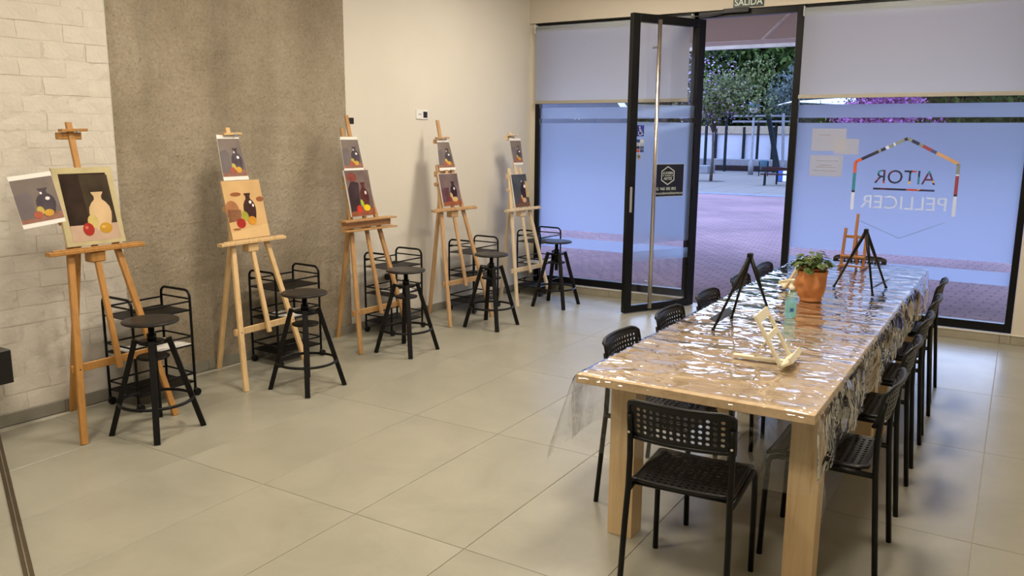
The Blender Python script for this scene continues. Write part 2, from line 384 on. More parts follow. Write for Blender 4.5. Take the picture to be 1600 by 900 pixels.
def struct(name, loc=(0, 0, 0), rotz=0):
    o = bpy.data.objects.new(name, None); C.objects.link(o); o.location = loc; o.rotation_euler = (0, 0, rotz); return tag(o, kind='structure')
def children(o): return [c for c in bpy.data.objects if c.parent == o]
def copy_tree(o, parent=None):
    c = o.copy(); C.objects.link(c); c.parent = parent
    for ch in list(o.children): copy_tree(ch, c)
    return c
def inst(mesh_obj, name, parent, loc, rot=(0, 0, 0), scale=(1, 1, 1)):
    o = bpy.data.objects.new(name, mesh_obj.data); C.objects.link(o); o.parent = parent
    o.location = loc; o.rotation_euler = rot; o.scale = scale; return o
def text_mesh(txt, x0, x1, z0, z1, frame, t, bold=0.0, mirror=False):
    cu = bpy.data.curves.new('t', 'FONT'); cu.body = txt; cu.resolution_u = 3; cu.offset = bold; cu.extrude = 0
    to = bpy.data.objects.new('t', cu); C.objects.link(to)
    dg = bpy.context.evaluated_depsgraph_get(); me = bpy.data.meshes.new_from_object(to.evaluated_get(dg))
    bpy.data.objects.remove(to); bpy.data.curves.remove(cu)
    xs = [v.co.x for v in me.vertices]; ys = [v.co.y for v in me.vertices]
    a0, a1, b0, b1 = min(xs), max(xs), min(ys), max(ys)
    def mp(p):
        u = (p.x-a0)/(a1-a0); u = 1-u if mirror else u
        return x0+(x1-x0)*u, z0+(z1-z0)*(p.y-b0)/(b1-b0)
    vs = [frame(*mp(v.co), t) for v in me.vertices]; fs = [tuple(p.vertices) for p in me.polygons]
    bpy.data.meshes.remove(me)
    return vs, fs
def letters(txt, x0, x1, z0, z1, frame, t, bold, mirror, mat, parent):
    # one object per letter: split the text mesh into its loose glyphs by position
    vs, fs = text_mesh(txt, x0, x1, z0, z1, frame, t, bold, mirror)
    par = list(range(len(vs)))
    def find(a):
        while par[a] != a: par[a] = par[par[a]]; a = par[a]
        return a
    for f in fs:
        for q in f[1:]: par[find(q)] = find(f[0])
    groups = {}
    for f in fs: groups.setdefault(find(f[0]), []).append(f)
    for g in sorted(groups.values(), key=lambda g: min(vs[q].x for f in g for q in f)):
        ids = sorted({q for f in g for q in f}); mp = {q: i for i, q in enumerate(ids)}
        mb = MB(); mb.add([vs[q] for q in ids], [tuple(mp[q] for q in f) for f in g]); mb.build('letter', mat, parent, recalc=False)
def hole_plate(mb, nx, ny, hole, pos, thick, solid_=lambda i, j: False):
    """grid plate with octagonal holes; pos(u,v,w)->3D with u,v in 0..1, w 0/1"""
    for i in range(nx):
        for j in range(ny):
            u0, u1, v0, v1 = i/nx, (i+1)/nx, j/ny, (j+1)/ny
            if solid_(i, j):
                vs = [pos(u, v, w_) for w_ in (0, 1) for (u, v) in ((u0, v0), (u1, v0), (u1, v1), (u0, v1))]
                mb.add(vs, [(0, 3, 2, 1), (4, 5, 6, 7)], True); continue
            cu, cv = (u0+u1)/2, (v0+v1)/2; O = []; I = []
            for k in range(8):
                a = pi/8+k*pi/4
                I.append((cu+(u1-u0)*hole/2*cos(a), cv+(v1-v0)*hole/2*sin(a)))
            O = [(u1, cv+(v1-v0)*.2), (u1-(u1-u0)*.3, v1), (u0+(u1-u0)*.3, v1), (u0, cv+(v1-v0)*.2), (u0, cv-(v1-v0)*.2), (u0+(u1-u0)*.3, v0), (u1-(u1-u0)*.3, v0), (u1, cv-(v1-v0)*.2)]
            cn = {0: (u1, v1), 2: (u0, v1), 4: (u0, v0), 6: (u1, v0)}
            for w_ in (0, 1):
                vs = [pos(*p, w_) for p in O]+[pos(*p, w_) for p in I]; f = []
                for k in range(8):
                    q = [k, (k+1) % 8, 8+(k+1) % 8, 8+k]
                    if k in (0, 2, 4, 6):
                        vs.append(pos(*{0: (u1, v1), 2: (u0, v1), 4: (u0, v0), 6: (u1, v0)}[k], w_)); q = [k, len(vs)-1, (k+1) % 8, 8+(k+1) % 8, 8+k]
                    f.append(tuple(q) if w_ else tuple(reversed(q)))
                mb.add(vs, f, True)
            vs = [pos(*p, 0) for p in I]+[pos(*p, 1) for p in I]
            mb.add(vs, [(k, (k+1) % 8, 8+(k+1) % 8, 8+k) for k in range(8)])

# ------------------------------------------------------------------ the room
WO = Vector((-.2017, 2, 0)); WROT = -math.atan(.06305)
wd = Vector((sin(-WROT), cos(WROT), 0)); wn = Vector((cos(WROT), sin(WROT), 0))
def WP(s, o_, z): return WO+wd*s+wn*o_+Vector((0, 0, z))
CEIL = 3.35; FY = 7.95
# floor: sub base + tiles
fl = struct('floor')
MB().box(-.5, 6.75, -2.6, FY+.12, -.05, -.004).build('grout_bed', M['grout'], fl)
tw, tl = .5970, 1.1982
proto = MB().cbox(-tw/2, tw/2, -tl/2, tl/2, -.012, 0, .0012).build('tile', M['tile'], fl)
first = True
for i in range(-1, 10):
    for j in range(-4, 5):
        x0 = .5962+.6*i; y0 = 2.5982+1.2015*j
        cx_, cy_ = x0+.3, y0+.6
        if x0 > 6.6 or y0 > FY or y0 < -2.9: continue
        sx_ = 1.0; yy1 = min(y0+1.2, FY+.1); ly = yy1-y0; lx = .6; xx = cx_
        sc_ = (1, ly/1.2015 if ly < 1.2 else 1, 1)
        loc = (xx, y0+ly/2 if ly < 1.2 else cy_, 0)
        if first: proto.location = loc; proto.scale = sc_; first = False
        else: inst(proto, 'tile', fl, loc, (0, 0, 0), sc_)
# ceiling
tag(MB().box(-.5, 6.75, -2.6, FY+.15, CEIL, CEIL+.1).build('ceiling', M['ceiling']), kind='structure')
# left wall: plaster backing with brick and concrete facings
wl = struct('wall_left', WO, WROT)
def LB(mb, s0, s1, o0, o1, z0, z1): return mb.box(o0, o1, s0, s1, z0, z1)
LB(MB(), -4.8, 6.15, -.15, 0, -.01, CEIL).build('plaster', M['plaster'], wl)
BR = .093   # brick face stands proud of the concrete
LB(MB(), -4.8, 1.155, 0, BR-.0022, 0, CEIL).build('mortar_bed', M['mortar'], wl)
bricks = []
for v in range(6):
    rnd = random.Random(v); L, H = .256, .0975
    mb = MB(); nx, nz = 5, 3
    g = [[None]*(nz+1) for _ in range(nx+1)]
    vs = []
    for a in range(nx+1):
        for b in range(nz+1):
            e = .0008 if a in (0, nx) or b in (0, nz) else 0
            jx = rnd.uniform(-.003, .003); jz = rnd.uniform(-.002, .002)
            vs.append((-e+rnd.uniform(-.0014, .0014), -L/2+L*a/nx+jx, -H/2+H*b/nz+jz))
    k = len(vs)
    for a in range(nx+1):
        for b in range(nz+1):
            if a in (0, nx) or b in (0, nz): pass
    f = [(a*(nz+1)+b, (a+1)*(nz+1)+b, (a+1)*(nz+1)+b+1, a*(nz+1)+b+1) for a in range(nx) for b in range(nz)]
    rim = [a*(nz+1) for a in range(nx+1)]+[nx*(nz+1)+b for b in range(1, nz+1)]+[a*(nz+1)+nz for a in range(nx-1, -1, -1)]+[b for b in range(nz-1, 0, -1)]
    for q in rim: vs.append((-.03, vs[q][1], vs[q][2]))
    R = len(rim); f += [(rim[q], k+q, k+(q+1) % R, rim[(q+1) % R]) for q in range(R)]
    mb.add(vs, f, False); bricks.append(mb)
bobs = []
rnd = random.Random(3)
nb = 0
z = .075
row = 0
while z < CEIL-.02:
    s = 1.15-(.0 if row % 2 else .13); hh = .1015
    edge = 1.15
    # first piece flush with the right end of the brickwork
    ln = .26 if row % 2 else .135
    send = edge
    while send > -.55:
        L = ln if send == edge else .262
        cs = send-L/2; sc_ = (1, (L-.003)/.256, 1)
        loc = (BR+rnd.uniform(-.0015, .0025), cs+rnd.uniform(-.003, .003), z+hh/2+rnd.uniform(-.002, .002))
        rot = (rnd.uniform(-.005, .005), rnd.uniform(-.010, .010), rnd.uniform(-.004, .004))
        v = rnd.randrange(6)
        if len(bobs) <= v or bobs[v] is None:
            while len(bobs) <= v: bobs.append(None)
        if bobs[v] is None:
            o = bricks[v].build('brick', M['brick'], wl); bobs[v] = o; o.location = loc; o.rotation_euler = rot; o.scale = sc_
        else: inst(bobs[v], 'brick', wl, loc, rot, sc_)
        nb += 1; send -= L
    z += hh; row += 1
# raw concrete facing
mb = MB(); ny, nz = 150, 230; s0, s1, z0, z1 = 1.155, 3.205, .0, CEIL
vs = []
for i in range(ny+1):
    for j in range(nz+1):
        s = s0+(s1-s0)*i/ny; zz = z0+(z1-z0)*j/nz
        d = .004*noise.noise(Vector((s*9, zz*14, 3)))+.005*abs(noise.noise(Vector((s*30, zz*45, 9))))+.003*noise.noise(Vector((s*2, zz*2, 1)))
        e = min(i, ny-i)
        if i == ny: s += .003*noise.noise(Vector((0, zz*25, 4)))
        vs.append((.008+d if i < ny else .001, s, zz))
mb.add(vs, [(i*(nz+1)+j, (i+1)*(nz+1)+j, (i+1)*(nz+1)+j+1, i*(nz+1)+j+1) for i in range(ny) for j in range(nz)], False)
mb.build('concrete_facing', M['concrete'], wl, recalc=False)
# baseboards
b = struct('baseboard_left', WO, WROT)
for (a0, a1, o0) in ((-4.7, 1.16, BR), (1.165, 3.2, .012), (3.2, 6.1, 0.0)):
    ss = a0
    while ss < a1-.01:
        e = min(ss+.6, a1); MB().cbox(o0, o0+.011, ss+.001, e-.001, 0.001, .072, .0015).build('baseboard_tile', M['baseboard'], b); ss = e
# facade wall (z 2.86 up) + right pillar + lintel
wf = struct('wall_front')
MB().box(.0, 6.75, FY-.06, FY+.12, 2.862, CEIL).build('lintel', M['facade_plaster'], wf)
MB().box(4.875, 6.75, FY-.06, FY+.12, 0, 2.862).build('pier', M['facade_plaster'], wf)
MB().box(-.1, .235, FY-.02, FY+.12, 0, 2.862).build('reveal', M['facade_plaster'], wf)
bf = struct('baseboard_front')
x = .19
def plinth(x0, x1):
    x = x0; first = True
    while x < x1-.01:
        e = min(x1, (int((x-.5962)/.6+1e-6+1)*.6+.5962) if x > .5962 else .5962)
        if e <= x+.01: e = x+.6
        MB().cbox(x+.001, e-.001, FY-.075, FY-.03, .001, .073, .0015).build('plinth_tile', M['plinth'], bf); x = e
    MB().box(x0, x1, FY-.03, FY+.03, 0, .073).build('plinth_core', M['plinth'], bf)
    MB().cbox(x0, x1, FY-.08, FY-.03, .0735, .082, .002).build('plinth_cap', M['plinth_cap'], bf)
plinth(.235, 2.0); plinth(2.98, 4.875); plinth(4.875, 6.7)
# other walls (out of view)
tag(MB().box(6.6, 6.75, -2.6, FY+.12, 0, CEIL).build('wall_right', M['plaster']), kind='structure')
tag(MB().box(-.6, 6.75, -2.7, -2.6, 0, CEIL).build('wall_back', M['plaster']), kind='structure')

# ------------------------------------------------------------------ windows with film and blinds
def fr_front(y): return lambda u, v, n: Vector((u, y-n, v))
def window(name, x0, x1):
    w_ = struct(name)
    z0, z1 = .084, 2.86; d0, d1 = FY-.03, FY+.04; t = .052
    MB().cbox(x0, x0+t, d0, d1, z0, z1, .002).build('frame_side', M['blackframe'], w_)
    MB().cbox(x1-t, x1, d0, d1, z0, z1, .002).build('frame_side', M['blackframe'], w_)
    MB().cbox(x0+t, x1-t, d0, d1, z0, z0+.075, .002).build('frame_bottom', M['blackframe'], w_)
    MB().cbox(x0+t, x1-t, d0, d1, z1-.05, z1, .002).build('frame_top', M['blackframe'], w_)
    gx0, gx1 = x0+t, x1-t
    MB().box(gx0, gx1, FY+.004, FY+.010, z0+.075, z1-.05).build('pane', M['glass'], w_)
    for (a, b) in ((1.868, 1.985), (.672, 1.823), (.478, .592)):
        y = FY+.0025
        MB().add([(gx0, y, a), (gx1, y, a), (gx1, y, b), (gx0, y, b)], [(0, 1, 2, 3)]).build('frosted_film', M['film'], w_, recalc=False)
    return w_
win1 = window('window_1', .235, 2.03)
win2 = window('window_2', 2.955, 4.872)
# faint lower edge lines of the hexagon on the film
mb = MB()
for (a, b) in (((3.62, .955), (3.948, .822)), ((3.948, .822), (4.30, .985))):
    mb.stroke([a, b], .010, .0008, fr_front(FY+.001))
mb.build('faint_line', translucent('faint_film_line', (.5, .52, .6), (.9, .95, 1), .88, .2), win2)
# blinds
def blind(x0, x1, zb, label):
    t = thing('roller_blind', label, 'blind', (0, 0, 0)); y = FY-.062
    mb = MB(); prof = []
    mb.tube([(x0, y, 2.795), (x1, y, 2.795)], .034, 16); mb.build('roller', M['blind'], t)
    mb = MB(); n = 40; vs = []
    for i in range(n+1):
        x = x0+.008+(x1-x0-.016)*i/n
        for j in range(9):
            z = zb+.03+(2.79-zb-.03)*j/8; vs.append((x, y-.034+.002*noise.noise(Vector((x*2, z*1.5, x0))), z))
    mb.add(vs, [(i*9+j, (i+1)*9+j, (i+1)*9+j+1, i*9+j+1) for i in range(n) for j in range(8)], True)
    cl = mb.build('blind_cloth', M['blind'], t, recalc=False)
    MB().cbox(x0, x1, y-.045, y-.022, zb, zb+.034, .003).build('bottom_rail', M['blind_rail'], cl)
    MB().cbox(x0-.004, x0+.001, y-.04, y+.035, 2.755, 2.84, .001).build('bracket', M['white'], t)
    MB().cbox(x1-.001, x1+.004, y-.04, y+.035, 2.755, 2.84, .001).build('bracket', M['white'], t)
    return t
blind(.262, 1.985, 2.022, 'grey roller blind half lowered on the left window, behind the open door')
blind(3.02, 4.86, 2.035, 'wide grey roller blind half lowered over the window with the house logo')
# door frame and leaf
df = struct('door_1')
MB().cbox(1.985, 2.032, FY-.03, FY+.04, 2.78, 2.86, .002).build('frame_corner', M['blackframe'], df)
MB().cbox(2.032, 2.953, FY-.035, FY+.04, 2.80, 2.862, .002).build('frame_head', M['blackframe'], df)
MB().cbox(2.955, 3.018, FY-.062, FY-.032, .085, 2.862, .002).build('frame_post', M['blackframe'], df)
MB().box(2.032, 2.953, FY-.04, FY+.14, -.012, .001).build('threshold', M['plinth'], df)
A = Vector((1.657, 7.195, 0)); B = Vector((2.072, 7.975, 0)); LW = (B-A).length
dang = atan2((B-A).y, (B-A).x)
leaf = bpy.data.objects.new('leaf', None); C.objects.link(leaf); leaf.parent = df; leaf.location = A; leaf.rotation_euler.z = dang
H = 2.792; T = .05
MB().cbox(0, .085, -T/2, T/2, .008, H, .002).build('stile', M['blackframe'], leaf)
MB().cbox(LW-.085, LW, -T/2, T/2, .008, H, .002).build('stile', M['blackframe'], leaf)
MB().cbox(.085, LW-.085, -T/2, T/2, H-.075, H, .002).build('rail', M['blackframe'], leaf)
MB().cbox(.085, LW-.085, -T/2, T/2, .008, .075, .002).build('rail', M['blackframe'], leaf)
MB().box(.085, LW-.085, -.003, .003, .075, H-.075).build('pane', M['glass'], leaf)
for (a, b) in ((1.868, 1.985), (.672, 1.823), (.50, .60)):
    MB().add([(.085, -.0045, a), (LW-.085, -.0045, a), (LW-.085, -.0045, b), (.085, -.0045, b)], [(0, 1, 2, 3)]).build('frosted_film', M['doorfilm'], leaf, recalc=False)
mb = MB(); mb.tube([(.262, -.085, .045), (.262, -.085, 2.74)], .019, 18); mb.build('pull_handle', M['steel'], leaf)
for zz in (.35, 1.4, 2.45):
    pass
mb = MB()
for zz in (.30, 2.50): mb.tube([(.262, -.085, zz), (.262, -.003, zz)], .009, 10)
mb.build('handle_stand', M['steel'], leaf)
MB().cbox(.022, .05, -T/2-.004, -T/2, .98, 1.22, .001).build('lock_plate', M['chrome'], leaf)
# door closer arm
MB().cbox(2.28, 2.52, FY-.075, FY-.036, 2.825, 2.868, .004).build('closer_body', M['blackframe'], df)
mb = MB(); mb.bar((2.30, FY-.06, 2.83), (1.98, FY-.10, 2.81), .02, .01); mb.build('closer_arm', M['blackframe'], df)
# stickers on the door leaf (on the inner face of the glass, facing the room on the right: local -y)
def fr_leaf(u, v, n): return Vector((u, -.0055-n, v))
st = thing('door_sticker', 'black square sticker with a white hexagon and phone number, on the door glass', 'sticker', A, dang)
mb = MB(); mb.poly([(.302, 1.116), (.70, 1.116), (.70, 1.43), (.302, 1.43)], .0006, fr_leaf); mb.build('border', M['signwhite'], st)
mb = MB(); mb.poly([(.306, 1.120), (.696, 1.120), (.696, 1.426), (.306, 1.426)], .0012, fr_leaf); mb.build('backing', solid('black_vinyl', (.004, .004, .008), .4), st)
cxs, czs, hr = .497, 1.318, .088
hexp = [(cxs+hr*cos(pi/6+k*pi/3)*1.02, czs+hr*sin(pi/6+k*pi/3)*.98) for k in range(7)]
mb = MB(); mb.stroke(hexp, .009, .0018, fr_leaf); mb.stroke([(cxs-.035, czs), (cxs+.035, czs)], .006, .0018, fr_leaf); mb.build('hexagon', M['signwhite'], st)
mb = MB()
for (t_, a0, a1, c0, c1, bo) in (('ACADEMIA', cxs-.066, cxs+.066, czs+.013, czs+.038, .012), ('ARTES', cxs-.052, cxs+.052, czs-.042, czs-.014, .015),
                             ('DE', cxs-.066, cxs-.048, czs-.005, czs+.006, .01), ('LAS', cxs+.046, cxs+.068, czs-.005, czs+.006, .01),
                             ('968 385 802', .405, .605, 1.178, 1.207, .01), ('www.academiadelasartes.es', .312, .69, 1.138, 1.163, .006)):
    mb.add(*text_mesh(t_, a0, a1, c0, c1, fr_leaf, .0018, bo))
mb.stroke([(.372+.014*cos(k*pi/6), 1.192+.015*sin(k*pi/6)) for k in range(13)], .003, .0018, fr_leaf)
mb.stroke([(.365, 1.198), (.371, 1.188), (.379, 1.184)], .006, .0018, fr_leaf)
tag(mb.build('lettering', M['signwhite'], st), kind='stuff')
st = thing('door_sticker', 'small blue wheelchair access sticker high on the door glass', 'sticker', A, dang)
mb = MB(); mb.poly([(.088, 1.69), (.182, 1.69), (.182, 1.792), (.088, 1.792)], .0008, fr_leaf); mb.build('backing', M['bluetag'], st)
mb = MB(); mb.stroke([(.137+.022*cos(a), 1.722+.022*sin(a)) for a in [radians(150+k*24) for k in range(11)]], .006, .0016, fr_leaf)
mb.stroke([(.130, 1.762), (.133, 1.737), (.152, 1.737), (.162, 1.708), (.170, 1.712)], .007, .0016, fr_leaf)
mb.stroke([(.132, 1.752), (.150, 1.752)], .005, .0016, fr_leaf)
mb.poly([(.129+.008*cos(k*pi/4), 1.775+.008*sin(k*pi/4)) for k in range(8)], .0016, fr_leaf); mb.build('symbol', M['signwhite'], st)
st = thing('door_sticker', 'small grid of eight card logos on the door glass, under the blue sticker', 'sticker', A, dang)
cols = [(.02, .05, .25), (.5, .5, .5), (.45, .45, .45), (.35, .38, .45), (.02, .02, .03), (.06, .07, .12), (.45, .08, .03), (.03, .05, .15)]
for k, c in enumerate(cols):
    i, j = k % 2, k//2; x_ = .092+i*.050; z_ = 1.665-.0305*(j+1)
    mb = MB(); mb.poly([(x_, z_), (x_+.044, z_), (x_+.044, z_+.026), (x_, z_+.026)], .0008, fr_leaf)
    o = mb.build('card_logo', solid('card_colour', c), st)
st = thing('door_sticker', 'small round beige emblem sticker on the door glass, below the card logos', 'sticker', A, dang)
mb = MB(); mb.poly([(.131+.026*cos(k*pi/3), 1.503+.034*sin(k*pi/3)) for k in [x_+.5 for x_ in range(6)]], .0008, fr_leaf); mb.build('backing', solid('beige_vinyl', (.5, .47, .35)), st)
mb = MB(); mb.stroke([(.131+.02*cos(k*pi/8), 1.503+.026*sin(k*pi/8)) for k in range(17)], .003, .0014, fr_leaf); mb.poly([(.121, 1.49), (.141, 1.49), (.141, 1.516), (.121, 1.516)], .0014, fr_leaf)
mb.build('emblem', solid('dark_emblem', (.05, .05, .05)), st)

# logo on the right window, read from outside (mirrored inside)
lg = thing('window_logo', 'mirrored multicoloured house logo with AITOR PELLICER lettering on the frosted window', 'sign')
F = fr_front(FY+.001)
Lx, Rx, Ax = 3.536, 4.352, 3.944; zs, za, zbm = 1.481, 1.690, 1.055
segcols = {'r': (.55, .10, .05), 'n': (.015, .02, .06), 't': (.03, .22, .32), 'w': (.75, .80, .88), 'o': (.55, .32, .16), 'g': (.20, .24, .24), 'd': (.03, .02, .03), 'm': (.28, .05, .07), 'b': (.05, .08, .25)}
lm = {k: solid('logo_'+k, c, .5, .08) for k, c in segcols.items()}
lm['w'] = translucent('logo_white', (.80, .88, 1), (1, 1, 1), .3, .25)
def segline(a, b, spec):
    tot = sum(s for _, s in spec); p = 0
    for c, s in spec:
        q = p+s; P0 = (a[0]+(b[0]-a[0])*p/tot, a[1]+(b[1]-a[1])*p/tot); P1 = (a[0]+(b[0]-a[0])*q/tot, a[1]+(b[1]-a[1])*q/tot)
        mb = MB(); d = Vector((P1[0]-P0[0], P1[1]-P0[1])).normalized(); qv = Vector((-d.y, d.x))*.0135
        mb.poly([(P0[0]-qv.x, P0[1]-qv.y), (P1[0]-qv.x, P1[1]-qv.y), (P1[0]+qv.x, P1[1]+qv.y), (P0[0]+qv.x, P0[1]+qv.y)], .0012, F)
        mb.build('outline_piece', lm[c], lg); p = q
segline((Lx, zbm), (Lx, zs), [('w', 4), ('d', .5), ('t', 4), ('r', 2.5)])
segline((Lx, zs), (Ax, za), [('r', 2), ('n', 4), ('d', 1.5), ('g', .8), ('n', 1.5), ('w', 1), ('g', 1.5), ('w', .6), ('g', 2.8), ('d', 1)])
segline((Ax, za), (Rx, zs), [('g', 1.2), ('n', 2), ('g', 1), ('m', 2.5), ('b', 1.3), ('o', 6)])
segline((Rx, zs), (Rx, zbm-.02), [('g', 2.5), ('w', .4), ('m', 4.5), ('d', .5), ('w', 5)])
letters('AITOR', 3.703, 4.190, 1.298, 1.418, F, .0012, .0, True, M['collage'], lg)
mb = MB(); mb.poly([(3.70, 1.241), (4.19, 1.241), (4.19, 1.258), (3.70, 1.258)], .0012, F); mb.build('underline', M['collage'], lg)
letters('PELLICER', 3.605, 4.292, 1.075, 1.192, F, .0012, .0, True, lm['w'], lg)
# notices taped to the window
pm = translucent('notice_paper', (.6, .6, .6), (1, .98, .96), .72)
pm2 = solid('notice_text', (.30, .30, .34))
for (x0, x1, z0, z1, lab, txt, y) in ((3.145, 3.44, 1.572, 1.772, 'large pale paper notice taped on the frosted window, topmost of the group', 1, FY-.001),
                                   (3.345, 3.552, 1.545, 1.682, 'small faded pinkish notice taped on the window, overlapping the top notice', 0, FY-.003),
                                   (3.143, 3.428, 1.343, 1.535, 'pale printed notice taped on the frosted window, lowest of the group', 2, FY-.001)):
    t = thing('paper_notice', lab, 'notice', group=None); f_ = fr_front(y)
    mb = MB(); mb.poly([(x0, z0), (x1, z0), (x1, z1), (x0, z1)], .0006, f_); mb.build('sheet', pm, t)
    if txt:
        mb = MB(); w_ = x1-x0
        rows = [(.18, .55, .70)] if txt == 1 else [(.2, .85, .72), (.3, .7, .5), (.2, .8, .42), (.1, .85, .25)]
        for (a, b, c) in rows:
            mb = MB()
            mb.poly([(x0+w_*a, z0+(z1-z0)*c), (x0+w_*b, z0+(z1-z0)*c), (x0+w_*b, z0+(z1-z0)*(c+.03)), (x0+w_*a, z0+(z1-z0)*(c+.03))], .0010, f_)
            mb.build('print_line', pm2, t)
# exit sign
t = thing('exit_sign', 'dark green exit sign reading SALIDA above the open door', 'sign'); f_ = fr_front(FY-.06)
mb = MB(); mb.poly([(2.368, 2.869), (2.652, 2.869), (2.652, 3.01), (2.368, 3.01)], .004, f_); mb.build('plate', M['signgreen'], t)
letters('SALIDA', 2.380, 2.640, 2.886, 2.948, f_, .0055, .02, False, M['signwhite'], t)
# sockets on the left wall
def socket(s, z, wd_, ht, label, face):
    t = thing('wall_socket', label, 'socket', WP(s, 0, z), WROT)
    MB().cbox(0, .009, -wd_/2, wd_/2, -ht/2, ht/2, .002).build('plate', M['white'], t)
    MB().cbox(.009, .0105, .012, wd_/2-.014, -ht/2+.014, ht/2-.016, .0005).build('socket_insert', M['dark'], t)
    if face:
        mb = MB(); fr = lambda u, v, n: Vector((.009+n, u, v))
        for u in (-.045, -.024): mb.poly([(u+.005*cos(k*pi/4), .002+.006*sin(k*pi/4)) for k in range(8)], .001, fr)
        mb.build('port', M['dark'], t)
socket(4.15, 1.872, .165, .085, 'white double wall socket with a black insert high on the white wall', True)
socket(5.82, .10, .10, .085, 'low white wall socket behind the cart nearest the window', False)
tag(MB().cbox(0, .045, -.03, .03, -.03, .03, .012).build('wall_plug', M['dark'], None, WP(3.64, 0, .43), WROT), 'black plug box low on the white wall behind the middle cart', 'plug')
# black box at the left edge
t = thing('wall_cabinet', 'black wall-mounted box on the white brick at the left edge', 'cabinet', (0, 0, 0))
MB().cbox(-.045, .29, 1.15, 2.235, .36, .545, .004).build('body', solid('black_lacquer', (.006, .006, .006), .3), t)
MB().cbox(.291, .297, 1.152, 2.233, .363, .542, .001).build('front_panel', solid('black_front', (.004, .004, .004), .35), t)
# floor strip
p0, p1 = Vector((-.02, 2.262, 0)), Vector((3.1, .913, 0)); d = (p1-p0)
t = struct('trim_1', p0, atan2(d.y, d.x))
MB().cbox(0, d.length, -.018, .018, .0003, .006, .001).build('strip_base', M['strip'], t)
MB().cbox(0, d.length, -.004, .002, .006, .009, .001).build('strip_ridge', M['strip_hi'], t)

# ------------------------------------------------------------------ ceiling lamps
for i, (lx, ly) in enumerate([(1.7, .9), (1.7, 3.6), (1.7, 6.3), (3.9, .9), (3.9, 3.6), (3.9, 6.3)]):
    pos = ['left row near the back', 'left row above the second easel', 'left row near the window', 'right row near the back', 'right row above the table', 'right row near the door'][i]
    t = thing('ceiling_lamp', 'square ceiling lamp panel, '+pos, 'lamp', (lx, ly, CEIL-.002))
    MB().cbox(-.3, .3, -.3, .3, -.02, 0, .003).build('housing', M['white'], t)
    MB().box(-.27, .27, -.27, .27, -.023, -.02).build('diffuser', M['lamp'], t)
    ld = bpy.data.lights.new('lamp_light', 'AREA'); ld.shape = 'SQUARE'; ld.size = .5; ld.energy = LAMP_W; ld.color = LAMP_COL
    lo = bpy.data.objects.new('lamp_light', ld); C.objects.link(lo); lo.parent = t; lo.location = (0, 0, -.03)

# ------------------------------------------------------------------ tables
def table(x0, x1, y0, y1, label):
    t = thing('dining_table', label, 'table', ((x0+x1)/2, (y0+y1)/2, 0), 0, None)
    w_, l_ = (x1-x0)/2, (y1-y0)/2
    MB().cbox(-w_, w_, -l_, l_, .714, .75, .002).build('tabletop', M['oak'], t)
    for sx_ in (-1, 1):
        for sy_ in (-1, 1):
            xa = w_-.004 if sx_ > 0 else -(w_-.072); a = sorted((xa, xa-sx_*.112)); oy = .19 if sy_ < 0 else .235; b = sorted((sy_*(l_-oy), sy_*(l_-oy-.11)))
            MB().cbox(a[0], a[1], b[0], b[1], 0, .714, .002).build('leg', M['oakleg'], t)
    for sy_ in (-1, 1): MB().box(-w_+.19, w_-.13, sy_*(l_-.245)-.012, sy_*(l_-.245)+.012, .66, .714).build('apron', M['oakleg'], t)
    return t
TY0, TYM, TY1 = 2.86, 4.77, 6.68
table(3.365, 4.292, TY0, TYM-.001, 'near oak laminate table under the clear plastic sheet, its front corner exposed')
table(3.365, 4.292, TYM+.001, TY1, 'far oak laminate table under the clear plastic sheet, close to the door')
